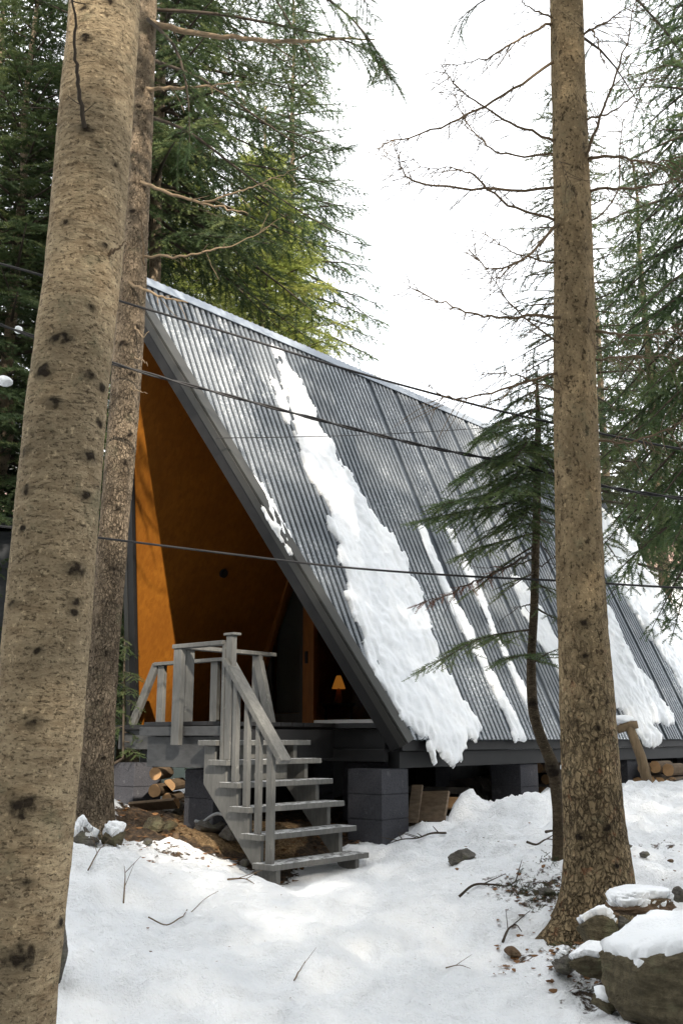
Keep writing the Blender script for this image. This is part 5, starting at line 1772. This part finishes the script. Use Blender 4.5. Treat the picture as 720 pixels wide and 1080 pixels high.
# moss and dark needles tufts by the tall trunk
rng = random.Random(90); tw = []
for (u0_, v0_, du, dv, n_) in [(570, 950, 34, 16, 110), (586, 915, 16, 10, 50), (545, 945, 20, 8, 40), (600, 1010, 20, 12, 40), (100, 905, 30, 12, 60), (640, 1040, 40, 14, 40)]:
    for i in range(n_):
        p = gp(rng.gauss(u0_, du * .6), rng.gauss(v0_, dv * .6), .0)
        tw.append((tuple(p), (rng.uniform(-1, 1), rng.uniform(-1, 1), rng.uniform(.1, .8)), rng.uniform(.025, .06), rng.uniform(0, .8)))
tag(link('moss', twig_mesh('moss', tw, 'mid', NDL_OLIVE, (0, 7, 0), 7), (0, 7, 0)), 'dark moss and dead plants poking through thin snow', 'moss', kind='stuff')

# ------------------------------------------------------------------ background structures
p = at(-70, 700, 13); g = gh(p.x, p.y)
shed = empty('shed', (p.x, p.y, g)); tag(shed, 'dark slate grey shed half hidden behind the thick left trunk', 'shed')
m = MB(); m.box(Vector((p.x - 1.6, p.y, g - .2)), Vector((2.75, 0, 0)), Vector((0, 2.4, 0)), Vector((0, 0, 3.3))); obj('wall', m, SHED, shed)
m = MB(); m.box(Vector((p.x - 1.8, p.y - .25, g + 3.1)), Vector((3.1, 0, .0)), Vector((0, 2.9, .7)), Vector((0, 0, .12))); obj('roof', m, FASCIA, shed)
# fence seen through the gap by the left pier
fc = at(124, 800, 15); g = gh(fc.x, fc.y)
fence = empty('board_fence', (fc.x, fc.y, g)); tag(fence, 'pale green board fence glimpsed left of the cabin piers', 'fence')
m = MB()
for i in range(14): m.box(Vector((fc.x - 1.1 + i * .16, fc.y, g - .2)), Vector((.15, 0, 0)), Vector((0, .025, 0)), Vector((0, 0, 1.55))) 
obj('boards', m, MINT, fence)
m = MB()
for zz in (.3, 1.0): m.box(Vector((fc.x - 1.15, fc.y + .03, g + zz)), Vector((2.3, 0, 0)), Vector((0, .05, 0)), Vector((0, 0, .08)))
obj('rail', m, MINT, fence)


def far_house(label, u, v, d, wd, ht, wall, roof):
    p = at(u, v, d); g = gh(p.x, p.y)
    e = empty('house', (p.x, p.y, g)); tag(e, label, 'house', 'houses far behind the trees')
    m = MB(); m.box(Vector((p.x - wd / 2, p.y, g - .5)), Vector((wd, 0, 0)), Vector((0, wd * .8, 0)), Vector((0, 0, ht + .5))); obj('wall', m, wall, e)
    m = MB(); o = wd * .12
    a = [Vector((p.x - wd / 2 - o, p.y - o, g + ht)), Vector((p.x + wd / 2 + o, p.y - o, g + ht)), Vector((p.x, p.y - o, g + ht + wd * .35))]
    m.prism(a, [q + Vector((0, wd * .8 + 2 * o, 0)) for q in a]); obj('roof', m, roof, e)
    for k in (-.25, .25):
        m = MB(); m.box(Vector((p.x + k * wd - wd * .08, p.y - .05, g + ht * .35)), Vector((wd * .16, 0, 0)), Vector((0, .045, 0)), Vector((0, 0, ht * .35))); obj('window', m, BLACK, e)


far_house('pale pink house glimpsed through the trees at the left edge', -20, 650, 34, 6, 7.6, PINK, WHITE)
far_house('house with reddish roof glimpsed beyond the right end of the cabin', 738, 660, 38, 5, 5.2, WHITE, TILE)
